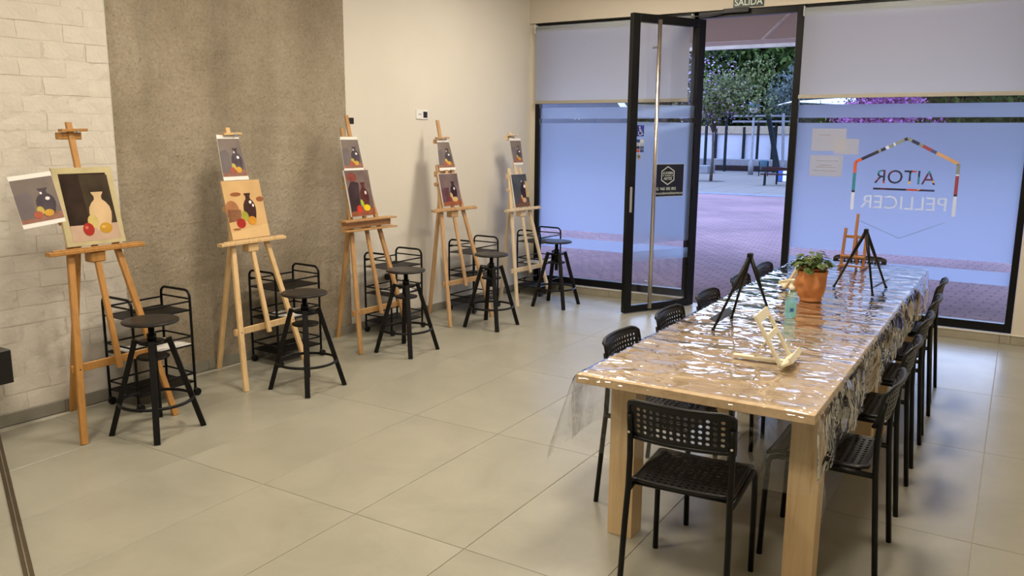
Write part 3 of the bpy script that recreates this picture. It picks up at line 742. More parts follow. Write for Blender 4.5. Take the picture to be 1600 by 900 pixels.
# clear plastic sheet
def sheet():
    X0, X1, Y0, Y1 = 3.365, 4.292, TY0, TY1
    def oh_front(x): return .27+.07*sin(x*5+1)
    lo, ro, fo, bo = .285, .27, .295, .16
    du = .018
    nx = int((X1-X0+lo+ro)/du); ny = int((Y1-Y0+fo+bo)/.02)
    vs = []
    def wr(x, y):
        q = Vector((x*2.2, y*4.5, 0)); r = 1-abs(noise.noise(q+Vector((noise.noise(q*.7)*1.3, 0, 0))))*2.6
        q2 = Vector((x*6+y*1.5, y*9-x*2, 5)); r2 = 1-abs(noise.noise(q2))*2.4
        q3 = Vector((x*14, y*22+x*6, 2))
        return .0026*max(0, r)**2+.0010*max(0, r2)**2+.0003*noise.noise(q3)
    for i in range(nx+1):
        for j in range(ny+1):
            x = X0-lo+(X1-X0+lo+ro)*i/nx; y = Y0-fo+(Y1-Y0+fo+bo)*j/ny
            ax = X0-x if x < X0 else (x-X1 if x > X1 else 0); ay = Y0-y if y < Y0 else (y-Y1 if y > Y1 else 0)
            sxn = -1 if x < X0 else 1; syn = -1 if y < Y0 else 1
            cx_ = min(max(x, X0), X1); cy_ = min(max(y, Y0), Y1)
            if ax == 0 and ay == 0:
                vs.append((x, y, .7525+wr(x, y)))
            elif ax > 0 and ay > 0:
                r = sqrt(ax*ax+ay*ay); th = atan2(ay, ax); fold = sin(th*4)**2
                sp = .06+.24*sin(2*th)*(1 if sxn < 0 else .6)+.05*fold*sin(2*th)
                ox = r*sp*cos(th)+.004; oy = r*sp*sin(th)*.8+.004
                L = (max(abs(cos(th))*1, abs(sin(th))))
                vs.append((cx_+sxn*ox, cy_+syn*oy, .752-r*.93))
            else:
                d = ax or ay; al = y if ax else x
                k = .010*noise.noise(Vector((al*5, d*3, 7 if ax else 9)))+.0035*sin(al*17+3*noise.noise(Vector((al*3, 0, 0))))
                cr_ = .006*(1-abs(noise.noise(Vector((al*9+d*5, d*5-al*2, 4))))*2.4) if (ax and sxn > 0) else .004*noise.noise(Vector((al*14, d*6, 3)))
                off = min(d*.6, .012)+(k*2.2+.014+cr_*1.6)*min(1, d/.12)
                lift = 0
                if ax and sxn > 0: lift = d*(.20+.12*noise.noise(Vector((al*1.7, 0, 12))))
                if ax and sxn > 0 and False: lift = 0
                zz = .752-d+lift*.6
                if ax: vs.append((cx_+sxn*off, y, zz))
                else: vs.append((x, cy_+syn*off, zz))
    f = [(i*(ny+1)+j, (i+1)*(ny+1)+j, (i+1)*(ny+1)+j+1, i*(ny+1)+j+1) for i in range(nx) for j in range(ny)]
    mb = MB(); mb.add(vs, f, True)
    for q, fc in enumerate(f):     # flatter hanging film at the left and the front
        cx_ = sum(vs[k][2] for k in fc)/4; ex = sum(vs[k][0] for k in fc)/4; ey = sum(vs[k][1] for k in fc)/4
        if cx_ < .748 and (ex < X0+.05 or (ey < Y0+.01 and ex < X1)): mb.mi[q] = 1
    o = mb.build('plastic_sheet', [M['plastic'], M['plastic_skirt']], recalc=False)
    return tag(o, 'crinkled clear plastic sheet covering both tables and hanging over the edges', 'tablecloth')
sheet()

# ------------------------------------------------------------------ perforated black chairs
def make_chair():
    t = thing('dining_chair', 'x', 'chair', (0, 0, 0), 0, 'black perforated chairs around the table')
    # seat
    mb = MB(); W = .180
    def ps(u, v, w_):
        x = (u-.5)*2*W; y = -.165+.375*v
        edge = max(abs(u-.5)*2-.8, 0)/.2
        z = .441+.010*(2*u-1)**2*.6+(.008*(v-.5) if v > .5 else 0)-.014*max(0, (v-.9)/.1)**2+.010*max(0, (.12-v)/.12)**2
        return Vector((x, y, z+(.006 if w_ else 0)))
    hole_plate(mb, 14, 15, .64, ps, .006, lambda i, j: i < 1 or i > 12 or j < 1 or j > 12)
    mb.build('seat', M['blackplastic'], t)
    mb = MB(); rim = [ps(u, 0, 0)+Vector((0, 0, .001)) for u in [k/10 for k in range(11)]]+[ps(1, v, 0)+Vector((0, 0, .001)) for v in [k/10 for k in range(1, 11)]]+[ps(u, 1, 0)+Vector((0, 0, .001)) for u in [1-k/10 for k in range(1, 11)]]+[ps(0, v, 0)+Vector((0, 0, .001)) for v in [1-k/10 for k in range(1, 10)]]
    mb.tube(rim, .008, 6, True); mb.build('seat_rim', M['blackplastic'], t.children[0])
    # backrest
    mb = MB(); BW = .188
    def pb(u, v, w_):
        x = (u-.5)*2*BW; z = .625+.150*v
        if v > .96: z -= .012*max(0, abs(u-.5)*2-.86)/.14
        y = -.188-.020*v-.030*(1-(2*u-1)**2)-.010*max(0, (v-.75)/.25)**2+.012*max(0, (.2-v)/.2)
        return Vector((x, y+(.005 if w_ else 0), z))
    hole_plate(mb, 15, 7, .62, pb, .005, lambda i, j: i < 1 or i > 13 or j < 1 or j > 5)
    bk_ = mb.build('backrest', M['blackplastic'], t)
    mb = MB(); o_ = Vector((0, .0025, 0))
    rim = [pb(u, 0, 0)+o_ for u in [k/12 for k in range(13)]]+[pb(1, v, 0)+o_ for v in (.15, .4, .7, .88)]+[pb(u, 1, 0)+o_ for u in [.985-k*.097 for k in range(11)]]+[pb(0, v, 0)+o_ for v in (.88, .7, .4, .15)]
    mb.tube(rim, .0085, 8, True); mb.build('backrest_rim', M['blackplastic'], bk_)
    for s in (-1, 1):
        mb = MB(); mb.tube([(s*.196, -.228, 0), (s*.189, -.205, .30), (s*.184, -.194, .44), (s*.183, -.190, .56), (s*.183, -.196, .66), (s*.183, -.205, .72)], .0115, 10); mb.build('leg', M['blackmetal'], t)
        mb = MB(); mb.tube([(s*.196, .215, 0), (s*.194, .208, .30), (s*.192, .203, .405), (s*.190, .192, .425), (s*.189, .165, .432), (s*.188, -.10, .430), (s*.184, -.19, .428)], .0115, 10); mb.build('leg', M['blackmetal'], t)
    for yy in (-.13, .13):
        mb = MB(); mb.tube([(-.188, yy, .428), (.188, yy, .428)], .008, 8); mb.build('crossbar', M['blackmetal'], t)
    for s in (-1, 1):
        mb = MB(); mb.tube([(s*.183, -.213, .652), (s*.183, -.2075, .652)], .005, 8); mb.build('screw', M['chrome'], bk_)
    return t
CH = [((3.876, 2.835, 4), 'near end chair seen from behind, in front of the table, its seat under the film'),
      ((3.488, 3.50, -90), 'black perforated chair, nearest on the window-left side of the table'),
      ((3.488, 4.13, -90), 'black perforated chair second from the near end, left side of the table'),
      ((3.490, 4.755, -90), 'black perforated chair third from the near end, left side, before the black tabletop easel'),
      ((3.490, 5.43, -90), 'black perforated chair, fourth on the left side, framed by the near black tabletop easel'),
      ((3.490, 6.03, -90), 'black perforated chair, farthest on the left side, close to the door opening'),
      ((4.262, 3.42, 90), 'black perforated chair nearest on the right side of the table, its perforated seat visible'),
      ((4.255, 4.09, 90), 'black perforated chair second from the near end on the right side of the table'),
      ((4.250, 4.74, 90), 'black perforated chair third along the right side of the table'),
      ((4.245, 5.31, 90), 'black perforated chair fourth along the right side of the table'),
      ((4.225, 6.00, 90), 'black perforated chair farthest on the right side, nearest the logo window'),
      ((3.80, 6.66, 180), 'black chair at the far table end, only its top showing behind the wooden easel')]
ch0 = make_chair()
for i, ((x, y, a), lab) in enumerate(CH):
    c = ch0 if i == 0 else copy_tree(ch0)
    c.location = (x, y, 0); c.rotation_euler.z = radians(a); c['label'] = lab

# ------------------------------------------------------------------ bar stools
def make_stool():
    t = thing('bar_stool', 'x', 'stool', (0, 0, 0), 0, 'black round bar stools beside the easels')
    MB().lathe([(.120, .640), (.148, .641), (.153, .646), (.153, .652), (.149, .656), (.10, .657)], 36).build('seat', M['blackseat'], t)
    mb = MB(); mb.lathe([(.017, .36), (.017, .64)], 14); mb.lathe([(.05, .628), (.05, .640)], 16); mb.lathe([(.026, .528), (.026, .575)], 14); mb.build('screw_post', M['blackmetal'], t)
    mb = MB(); mb.lathe([(.072, .520), (.075, .524), (.075, .534), (.05, .537)], 20); mb.build('collar', M['blackmetal'], t)
    MB().lathe([(.085, .435), (.088, .437), (.088, .447), (.08, .449)], 24).build('lower_plate', M['blackwood'], t)
    for k in range(4):
        a = pi/4+k*pi/2; dx, dy = cos(a), sin(a); side = (-dy, dx, 0)
        mb = MB(); mb.bar((dx*.245, dy*.245, 0), (dx*.088, dy*.088, .545), .034, .030, side, .12); lg_ = mb.build('leg', M['blackwood'], t)
        mb = MB(); mb.bar((dx*.04, dy*.04, .53), (dx*.10, dy*.10, .53), .03, .012, side); mb.build('bracket', M['blackmetal'], lg_)
    mb = MB(); mb.tube([(.197*cos(2*pi*k/40), .197*sin(2*pi*k/40), .185) for k in range(40)], .0095, 8, True); mb.build('foot_ring', M['blackmetal'], t)
    return t
ST = [((.712, 2.79, 8), 'black round bar stool in front of the leftmost easel'),
      ((.828, 3.855, 0), 'black round bar stool beside the pale pine easel, on the concrete wall side'),
      ((.795, 4.965, 0), 'black round bar stool beside the middle easel at the concrete edge'),
      ((.878, 6.065, 0), 'black round bar stool beside the fourth easel from the left'),
      ((.925, 7.19, 2), 'black round bar stool nearest the left window')]
s0_ = make_stool()
for i, ((x, y, a), lab) in enumerate(ST):
    c = s0_ if i == 0 else copy_tree(s0_)
    c.location = (x, y, 0); c.rotation_euler.z = radians(a); c['label'] = lab

# ------------------------------------------------------------------ trolleys
def make_cart():
    t = thing('trolley', 'x', 'trolley', (0, 0, 0), 0, 'black wire trolleys against the wall')
    W, L = .145, .205; r = .0085
    for s in (-1, 1):     # end frames with rounded handle
        pts = [(-W, s*L, .045), (-W, s*L, .655)]
        for k in range(5): a = pi-k*pi/8; pts.append((-W+.045+.045*cos(a), s*L, .655+.045*sin(a)))
        for k in range(5): a = pi/2-k*pi/8; pts.append((W-.045+.045*cos(a), s*L, .655+.045*sin(a)))
        pts.append((W, s*L, .045))
        mb = MB(); mb.tube(pts, r, 8); mb.build('end_frame', M['blackmetal'], t)
        mb = MB()
        ef = t.children[-1] if t.children[-1].name.startswith('end_frame') else [c for c in t.children if c.name.startswith('end_frame')][-1]
        for z in (.645, .40, .155): mb = MB(); mb.tube([(-W, s*L, z), (W, s*L, z)], .006, 8); mb.build('end_rail', M['blackmetal'], ef)
    for z in (.575, .345, .10):
        mb = MB(); mb.cbox(-W, W, -L, L, z-.004, z, .001)
        sh = mb.build('shelf', M['blackwood'], t)
        for s in (-1, 1):
            mb = MB(); mb.tube([(s*W, -L, z-.002), (s*W, L, z-.002)], .006, 8); mb.build('edge_tube', M['blackmetal'], sh)
            mb = MB(); mb.tube([(s*W, -L, z+.055), (s*W, L, z+.055)], .006, 8); mb.build('guard_rail', M['blackmetal'], sh)
    for sx_ in (-1, 1):
        for sy_ in (-1, 1):
            mb = MB(); mb.tube([(sx_*W-.011, sy_*L+.012, .024), (sx_*W+.011, sy_*L+.012, .024)], .024, 16); mb.lathe([(.014, .03), (.010, .055)], 10, sx_*W, sy_*L)
            mb.build('castor', M['blackplastic'], t)
    return t
CT = [((.205, 3.12, 0), 'black wire trolley behind the leftmost stool, white cloth on its middle shelf'),
      ((.178, 4.29, -3), 'black wire trolley against the concrete wall beside the pale easel'),
      ((.248, 5.475, -1), 'black wire trolley against the white wall behind the middle stool'),
      ((.325, 6.60, -2), 'black wire trolley behind the fourth stool from the left'),
      ((.445, 7.68, -3), 'black wire trolley in the corner beside the left window')]
c0_ = make_cart()
for i, ((x, y, a), lab) in enumerate(CT):
    c = c0_ if i == 0 else copy_tree(c0_)
    c.location = (x, y, 0); c.rotation_euler.z = radians(a); c['label'] = lab
def rag(x, y, z, w_, l_, label, seed, rot=0):
    mb = MB(); n = 14; vs = []
    for i in range(n+1):
        for j in range(n+1):
            u, v = i/n-.5, j/n-.5
            e = 1+.12*noise.noise(Vector((u*3, v*3, seed)))
            vs.append((u*w_*e, v*l_*e, .006+.016*abs(noise.noise(Vector((u*5, v*5, seed+3))))+.01*noise.noise(Vector((u*2, v*2, seed+5)))**2))
    b0 = len(vs); vs2 = [(a, b, .001) for a, b, c_ in vs]
    f = [(i*(n+1)+j, (i+1)*(n+1)+j, (i+1)*(n+1)+j+1, i*(n+1)+j+1) for i in range(n) for j in range(n)]
    mb.add(vs, f, True)
    rim = [i*(n+1) for i in range(n+1)]+[n*(n+1)+j for j in range(1, n+1)]+[i*(n+1)+n for i in range(n-1, -1, -1)]+[j for j in range(n-1, 0, -1)]
    mb.add([vs[q] for q in rim]+[vs2[q] for q in rim], [(k, (k+1) % len(rim), len(rim)+(k+1) % len(rim), len(rim)+k) for k in range(len(rim))])
    return tag(mb.build('cloth', M['paper'], None, (x, y, z), rot, recalc=False), label, 'cloth')
rag(.21, 3.14, .345, .26, .34, 'crumpled white cloth on the middle shelf of the leftmost trolley', 1)
rag(.19, 4.34, .345, .22, .26, 'white cloth on the middle shelf of the trolley by the concrete wall', 2)
rag(.26, 5.52, .345, .20, .22, 'small white cloth on the middle shelf of the trolley behind the middle stool', 3)
rag(.45, 7.66, .345, .22, .28, 'white cloth on the middle shelf of the trolley in the window corner', 4)

# ------------------------------------------------------------------ studio easels with canvases and reference prints
PM = {}
def pcol(name, c, var=.12, sc_=18):
    if name not in PM: PM[name] = simple('paint_'+name, c, .6, var=var, scale=sc_, spec=.12)
    return PM[name]
VASE = [(.0, 0), (.20, 0), (.27, .10), (.34, .28), (.37, .45), (.34, .60), (.24, .72), (.13, .80), (.12, .88), (.19, .97), (.20, 1.0), (0, 1.0)]
def still_life(frame, x0, z0, w_, h_, st, parent, name='painted_image', thick=.0008):
    """flat printed or painted still life in the rectangle; frame(u,v,n)"""
    mb = MB(); mats = []
    def use(m):
        if m not in mats: mats.append(m)
        mb.cur = mats.index(m)
    lay = [0]
    def P(pts, m, L=1):
        use(m); lay[0] += 1
        mb.poly([(x0+w_*u, z0+h_*v) for u, v in pts], thick+L*.0004, frame)
    def ell(cx_, cy_, rx, ry, m, L, n=18, tilt=0):
        P([(cx_+rx*cos(a)*cos(tilt)-ry*sin(a)*sin(tilt)*h_/w_, cy_+ry*sin(a)*cos(tilt)+rx*cos(a)*sin(tilt)*w_/h_) for a in [2*pi*k/n for k in range(n)]], m, L)
    def vase(cx_, cy_, sw, sh, m, L):
        r = [(cx_+sw*a, cy_+sh*b) for a, b in VASE[1:-1]]; l = [(cx_-sw*a, cy_+sh*b) for a, b in reversed(VASE[1:-1])]; P(r+l, m, L)
    if st == 'print':
        P([(0, 0), (1, 0), (1, 1), (0, 1)], pcol('print_bg', (.19, .155, .14), .25, 4), 0)
        P([(0, 0), (1, 0), (1, .16), (.7, .19), (0, .10)], pcol('print_cloth', (.30, .15, .11), .2), 1)
        P([(0, .1), (.36, .1), (.40, .6), (.28, .72), (0, .66)], pcol('print_shade', (.165, .14, .145), .2, 5), 2)
        vase(.68, .13, .62, .62, pcol('print_vase', (.080, .064, .08), .25), 3)
        ell(.62, .64, .025, .030, pcol('hi', (.8, .78, .78)), 6); ell(.74, .50, .055, .040, pcol('hi', (.8, .78, .78)), 6)
        ell(.50, .25, .085, .10, pcol('pear', (.50, .40, .10)), 4, tilt=.3)
        ell(.42, .16, .11, .085, pcol('red_dull', (.40, .11, .07)), 5); ell(.68, .17, .12, .080, pcol('orange', (.58, .33, .05)), 6)
    elif st == 'easel1':
        P([(0, 0), (1, 0), (1, 1), (0, 1)], pcol('ochre_edge', (.50, .43, .24), .12, 10), 0)
        P([(.10, .20), (.90, .20), (.88, .93), (.08, .93)], pcol('dark_brown', (.030, .017, .011), .6, 6), 1)
        P([(.45, .25), (.92, .22), (.90, .90), (.40, .92)], pcol('olive_brown', (.052, .036, .021), .5, 6), 2)
        P([(.10, .05), (.94, .05), (.92, .26), (.10, .26)], pcol('pink_table', (.50, .35, .26), .12, 8), 3)
        vase(.66, .18, .52, .50, pcol('bare_vase', (.62, .44, .25), .08, 8), 4)
        ell(.50, .30, .09, .085, pcol('yellow_pale', (.58, .46, .17)), 5)
        ell(.40, .20, .095, .085, pcol('red', (.36, .03, .02)), 6); ell(.70, .20, .11, .070, pcol('amber', (.50, .27, .03)), 6)
        ell(.37, .225, .03, .022, pcol('red_light', (.55, .14, .09)), 7); ell(.66, .22, .035, .02, pcol('amber_light', (.66, .42, .12)), 7)
    elif st == 'easel2':
        P([(0, 0), (1, 0), (1, 1), (0, 1)], pcol('bare_board', (.62, .40, .185), .10, 6), 0)
        P([(0, 0), (1, 0), (1, .22), (0, .12)], pcol('bare_board_light', (.68, .46, .22), .08, 6), 1)
        ell(.14, .50, .18, .17, pcol('red_wash', (.38, .17, .075), .25, 10), 2); P([(.0, .30), (.32, .32), (.36, .50), (.02, .52)], pcol('brown_wash', (.22, .10, .05), .3, 10), 3)
        ell(.30, .77, .14, .035, pcol('rust', (.30, .11, .04)), 3); ell(.92, .66, .10, .045, pcol('rust', (.30, .11, .04)), 3)
        vase(.60, .28, .44, .50, pcol('vase_umber', (.055, .022, .018), .3), 4)
        ell(.64, .62, .035, .028, pcol('hi', (.8, .78, .78)), 6); ell(.70, .56, .025, .025, pcol('hi', (.8, .78, .78)), 6)
        ell(.44, .39, .085, .09, pcol('green_pear', (.36, .34, .05)), 5, tilt=.5); ell(.30, .27, .115, .085, pcol('red', (.36, .03, .02)), 6); ell(.60, .30, .115, .075, pcol('orange2', (.58, .26, .03)), 6)
        ell(.16, .175, .10, .018, pcol('rust', (.30, .11, .04)), 3)
    elif st == 'easel3':
        P([(0, 0), (1, 0), (1, 1), (0, 1)], pcol('grey_violet', (.17, .125, .115), .35, 5), 0)
        P([(.02, .06), (.42, .1), (.5, .72), (.2, .78), (.03, .6)], pcol('plum_dark', (.05, .03, .035), .4, 6), 1)
        ell(.25, .85, .2, .10, pcol('red_patch', (.22, .06, .045), .3), 2)
        P([(0, 0), (1, 0), (1, .16), (0, .10)], pcol('rust_table', (.27, .09, .045), .2), 3)
        vase(.66, .15, .50, .58, pcol('vase_wine', (.10, .028, .025), .3), 4); ell(.72, .50, .04, .04, pcol('hi', (.8, .78, .78)), 6)
        ell(.52, .27, .06, .09, pcol('lime', (.40, .48, .05)), 5, tilt=.3); ell(.36, .15, .11, .085, pcol('scarlet', (.60, .05, .025)), 6); ell(.68, .17, .14, .07, pcol('lemon', (.78, .55, .02)), 6)
    elif st == 'easel4':
        P([(0, 0), (1, 0), (1, 1), (0, 1)], pcol('mauve', (.17, .12, .12), .3, 6), 0)
        P([(0, .10), (.42, .14), (.42, .58), (0, .55)], pcol('plum', (.12, .055, .07), .3), 1)
        P([(0, 0), (1, 0), (1, .17), (0, .12)], pcol('rust_table', (.27, .09, .045), .2), 2)
        vase(.66, .2, .46, .55, pcol('vase_black', (.035, .018, .025), .3), 3); ell(.70, .53, .04, .04, pcol('hi', (.8, .78, .78)), 6)
        ell(.50, .32, .06, .09, pcol('peach', (.60, .42, .18)), 5, tilt=.3); ell(.40, .2, .10, .075, pcol('maroon', (.20, .04, .04)), 6); ell(.66, .2, .15, .075, pcol('peach', (.60, .42, .18)), 6)
    else:
        P([(0, 0), (1, 0), (1, 1), (0, 1)], pcol('slate', (.065, .07, .085), .25, 6), 0)
        P([(0, 0), (1, 0), (1, .13), (0, .10)], pcol('brown_table', (.16, .08, .05), .2), 1)
        P([(.82, .28), (1, .28), (1, .75), (.86, .80)], pcol('ochre_gap', (.55, .40, .20)), 2)
        vase(.66, .2, .44, .60, pcol('vase_black', (.035, .018, .025), .3), 3); ell(.78, .62, .06, .05, pcol('hi', (.8, .78, .78)), 6); ell(.62, .78, .03, .025, pcol('hi', (.8, .78, .78)), 6)
        ell(.52, .30, .05, .08, pcol('peach', (.60, .42, .18)), 5, tilt=.3); ell(.42, .2, .10, .07, pcol('maroon', (.20, .04, .04)), 6); ell(.66, .2, .14, .075, pcol('peach2', (.66, .40, .20)), 6)
    return mb.build(name, mats, parent)

def make_easel(bx, by, rot, sl, zl, zt, zm, wood_, label, knob_z, clamp, legtop=1.36, wl_=.285, bk=.60, tray=False):
    t = thing('studio_easel', label, 'easel', (bx, by, 0), rot, 'wooden studio easels along the wall')
    P = lambda lat, z, off=0: Vector((-sl*z+off, lat, z))
    for s in (-1, 1):
        mb = MB(); mb.bar(P(s*.290, 0), P(s*.088, legtop), .038, .024, (0, 1, 0)); mb.build('leg', wood_, t)
    mb = MB(); mb.bar(Vector((-bk, 0, 0)), P(0, legtop-.06, -.035), .040, .022, (0, 1, 0)); mb.build('rear_leg', wood_, t)
    mb = MB(); mb.bar(P(0, zm-.03, .012), P(0, zt, .012), .034, .020, (0, 1, 0)); mast = mb.build('mast', wood_, t)
    zb = zm+.01; wb = .290-.148*zb+.035
    mb = MB(); mb.bar(P(-wb, zb, -.020), P(wb, zb, -.020), .045, .018, (0, 0, 1)); mb.build('crossbar', wood_, t)
    mb = MB(); mb.bar(P(-.125, legtop-.08, -.020), P(.125, legtop-.08, -.020), .05, .018, (0, 0, 1)); mb.build('top_crossbar', wood_, t)
    # ledge
    mb = MB()
    if tray:
        mb.bar(P(-wl_, zl-.02, .055), P(wl_, zl-.02, .055), .085, .012, (1, 0, 0)); mb.bar(P(-wl_+.01, zl-.055, .03), P(wl_-.02, zl-.055, .03), .055, .014, (0, 0, 1)); mb.bar(P(-wl_, zl-.095, .05), P(wl_, zl-.095, .05), .075, .012, (1, 0, 0))
    else:
        mb.bar(P(-wl_, zl-.018, .035), P(wl_, zl-.018, .035), .050, .022, (1, 0, 0)); mb.bar(P(-wl_+.02, zl-.004, .052), P(wl_-.02, zl-.004, .052), .014, .012, (1, 0, 0))
    mb.build('ledge', wood_, t)
    mb = MB(); mb.cbox(-.035, .035, -.045, .045, -.06, .0, .006, Matrix.Translation(P(0, zl-.03, .005))); mb.build('ledge_block', wood_, t)
    # knobs
    mb = MB(); mb.tube([P(-.088-(legtop-knob_z)*.148-.012, knob_z, 0), P(-.088-(legtop-knob_z)*.148-.045, knob_z, 0)], .018, 12, radii=[.012, .020]); mb.build('knob', wood_, t)
    for s in (-1, 1):
        a = P(s*(.290-.148*zb), zb, .012); mb = MB(); mb.tube([a, a+Vector((.003, 0, 0))], .004, 8); mb.build('bolt', M['dark'], t)
    if clamp:
        mb = MB(); mb.bar(P(-.065, clamp, .028), P(.085, clamp+.004, .028), .045, .016, (1, 0, 0)); mb.bar(P(-.075, clamp-.03, .0), P(.06, clamp-.03, .0), .04, .03, (0, 0, 1)); mb.build('top_clamp', wood_, mast)
        mb = MB(); q = P(.02, clamp-.005, .052); mb.tube([q, q+Vector((.012, 0, 0))], .008, 8); mb.build('wing_nut', M['chrome'], mast)
    return t, P
def rect_panel(P, lat0, lat1, z0, z1, off, thick, shear=0, rotd=0):
    """returns a frame (u,v,n) over the leaning easel plane, u lateral, v along the slope in z, n towards the viewer"""
    def fr(u, v, n): return P(u, v, off+n)
    return fr
def canvas(easel_args, P, lat0, lat1, z0, z1, style, label, off=.026, thick=.018, edge=None, loc=None, rot=0, skew=0):
    t = thing('painting', label, 'painting', loc, rot, 'still life paintings on the easels')
    def fr(u, v, n): return P(u+skew*(v-z0), v, off+n)
    mb = MB(); mb.poly([(lat0, z0), (lat1, z0), (lat1, z1), (lat0, z1)], thick, fr); mb.build('panel', edge or M['paper'], t)
    fr2 = lambda u, v, n: fr(u, v, thick+n)
    still_life(fr2, lat0+.002, z0+.002, lat1-lat0-.004, z1-z0-.004, style, t.children[0])
    return t
def ref_print(P, lat0, lat1, z0, z1, label, off, loc, rot, tilt=0, skew=0, curl=.0, taper=0):
    t = thing('reference_print', label, 'print', loc, rot, 'printed still life reference sheets on the easels')
    cu, cv = (lat0+lat1)/2, (z0+z1)/2
    def fr(u, v, n):
        du, dv = u-cu, v-cv; k = dv/(z1-z0)
        du *= 1+taper*k
        uu = cu+du*cos(tilt)-dv*sin(tilt)+skew*dv; vv = cv+du*sin(tilt)+dv*cos(tilt)
        return P(uu, vv, off+curl*sin((k+.5)*3)*1.0+n)
    mb = MB(); m_ = 8
    for k in range(m_):
        a, b = z0+(z1-z0)*k/m_, z0+(z1-z0)*(k+1)/m_; mb.poly([(lat0, a), (lat1, a), (lat1, b), (lat0, b)], .0006, fr)
    mb.build('sheet', M['paper'], t)
    h_ = z1-z0; still_life(lambda u, v, n: fr(u, v, .0010+n), lat0+.002, z0+h_*.085, lat1-lat0-.004, h_*.83, 'print', t.children[0], 'printed_image')
    return t
# easel 1
E1 = (.566, 2.722, 0.0); t, P = make_easel(*E1, .221, 1.055, 1.745, .39, M['wood_amber'], 'amber studio easel in front of the white brick wall, leftmost of the row', 1.20, 1.70, legtop=1.40)
canvas(t, P, -.172, .178, 1.065, 1.495, 'easel1', 'unfinished still life with a bare vase shape on dark ground, on the leftmost easel', loc=(*E1[:2], 0), rot=E1[2], edge=solid('canvas_edge', (.52, .42, .26)))
ref_print(P, -.40, -.165, 1.195, 1.47, 'reference print of the still life taped to the left of the leftmost canvas', .046, (*E1[:2], 0), 0, tilt=.10)
# easel 2
E2 = (.549, 3.852, .025); t, P = make_easel(*E2, .227, .982, 1.727, .37, M['wood_pale'], 'pale pine studio easel in front of the concrete wall, second from the left', 1.19, 1.685)
canvas(t, P, -.168, .165, .985, 1.375, 'easel2', 'still life on bare wooden board with a dark vase and fruit, on the pale easel', loc=(*E2[:2], 0), rot=E2[2], thick=.008, edge=solid('board_edge', (.5, .33, .16)))
ref_print(P, -.125, .078, 1.378, 1.680, 'reference print clipped above the wooden board painting on the pale easel', .027, (*E2[:2], 0), E2[2], taper=-.15)
# easel 3
E3 = (.577, 4.974, -.052); t, P = make_easel(*E3, .216, 1.045, 1.837, .30, M['wood_mid'], 'honey brown studio easel with a deep tray ledge, third from the left', 1.28, None, wl_=.285, tray=True, legtop=1.42, bk=.555)
canvas(t, P, -.160, .105, 1.052, 1.412, 'easel3', 'dark still life painting with bright red and yellow fruit, on the third easel', loc=(*E3[:2], 0), rot=E3[2], thick=.014)
ref_print(P, -.135, .065, 1.405, 1.670, 'reference print above the painting with bright red and yellow fruit, on the third easel', .030, (*E3[:2], 0), E3[2], taper=-.15)
mb = MB(); mb.cbox(-.012, .02, -.03, .012, -.02, .03, .004, Matrix.Translation(P(.045, 1.79, .012))); mb.build('clip', M['dark'], t)
mb = MB(); mb.bar(P(-.075, 1.63, .0), P(-.06, 1.735, .0), .03, .02); mb.bar(P(-.075, 1.66, .0), P(.03, 1.66, .0), .03, .02, (0, 0, 1)); mb.build('top_clamp', M['wood_mid'], t)
# easel 4
E4 = (.640, 6.103, -.12); t, P = make_easel(*E4, .235, 1.040, 1.82, .36, M['wood_tan'], 'tan studio easel against the white wall, second from the window', 1.25, 1.66, legtop=1.42, bk=.54)
canvas(t, P, -.140, .108, 1.055, 1.345, 'easel4', 'small mauve still life painting with a black vase, on the fourth easel from the left', loc=(*E4[:2], 0), rot=E4[2], thick=.014)
ref_print(P, -.085, .100, 1.375, 1.648, 'reference print clipped above the small mauve painting on the fourth easel', .028, (*E4[:2], 0), E4[2], taper=-.35)
# easel 5
E5 = (.660, 7.211, -.093); t, P = make_easel(*E5, .197, .965, 1.718, .335, M['wood_white'], 'bleached pine studio easel nearest the window, last of the row', 1.15, 1.69, legtop=1.36, bk=.43)
canvas(t, P, -.125, .130, .972, 1.302, 'easel5', 'slate grey still life painting on the easel nearest the window', loc=(*E5[:2], 0), rot=E5[2], thick=.012)
ref_print(P, -.045, .130, 1.395, 1.660, 'reference print above the slate grey painting on the easel nearest the window', .030, (*E5[:2], 0), E5[2], taper=.2)

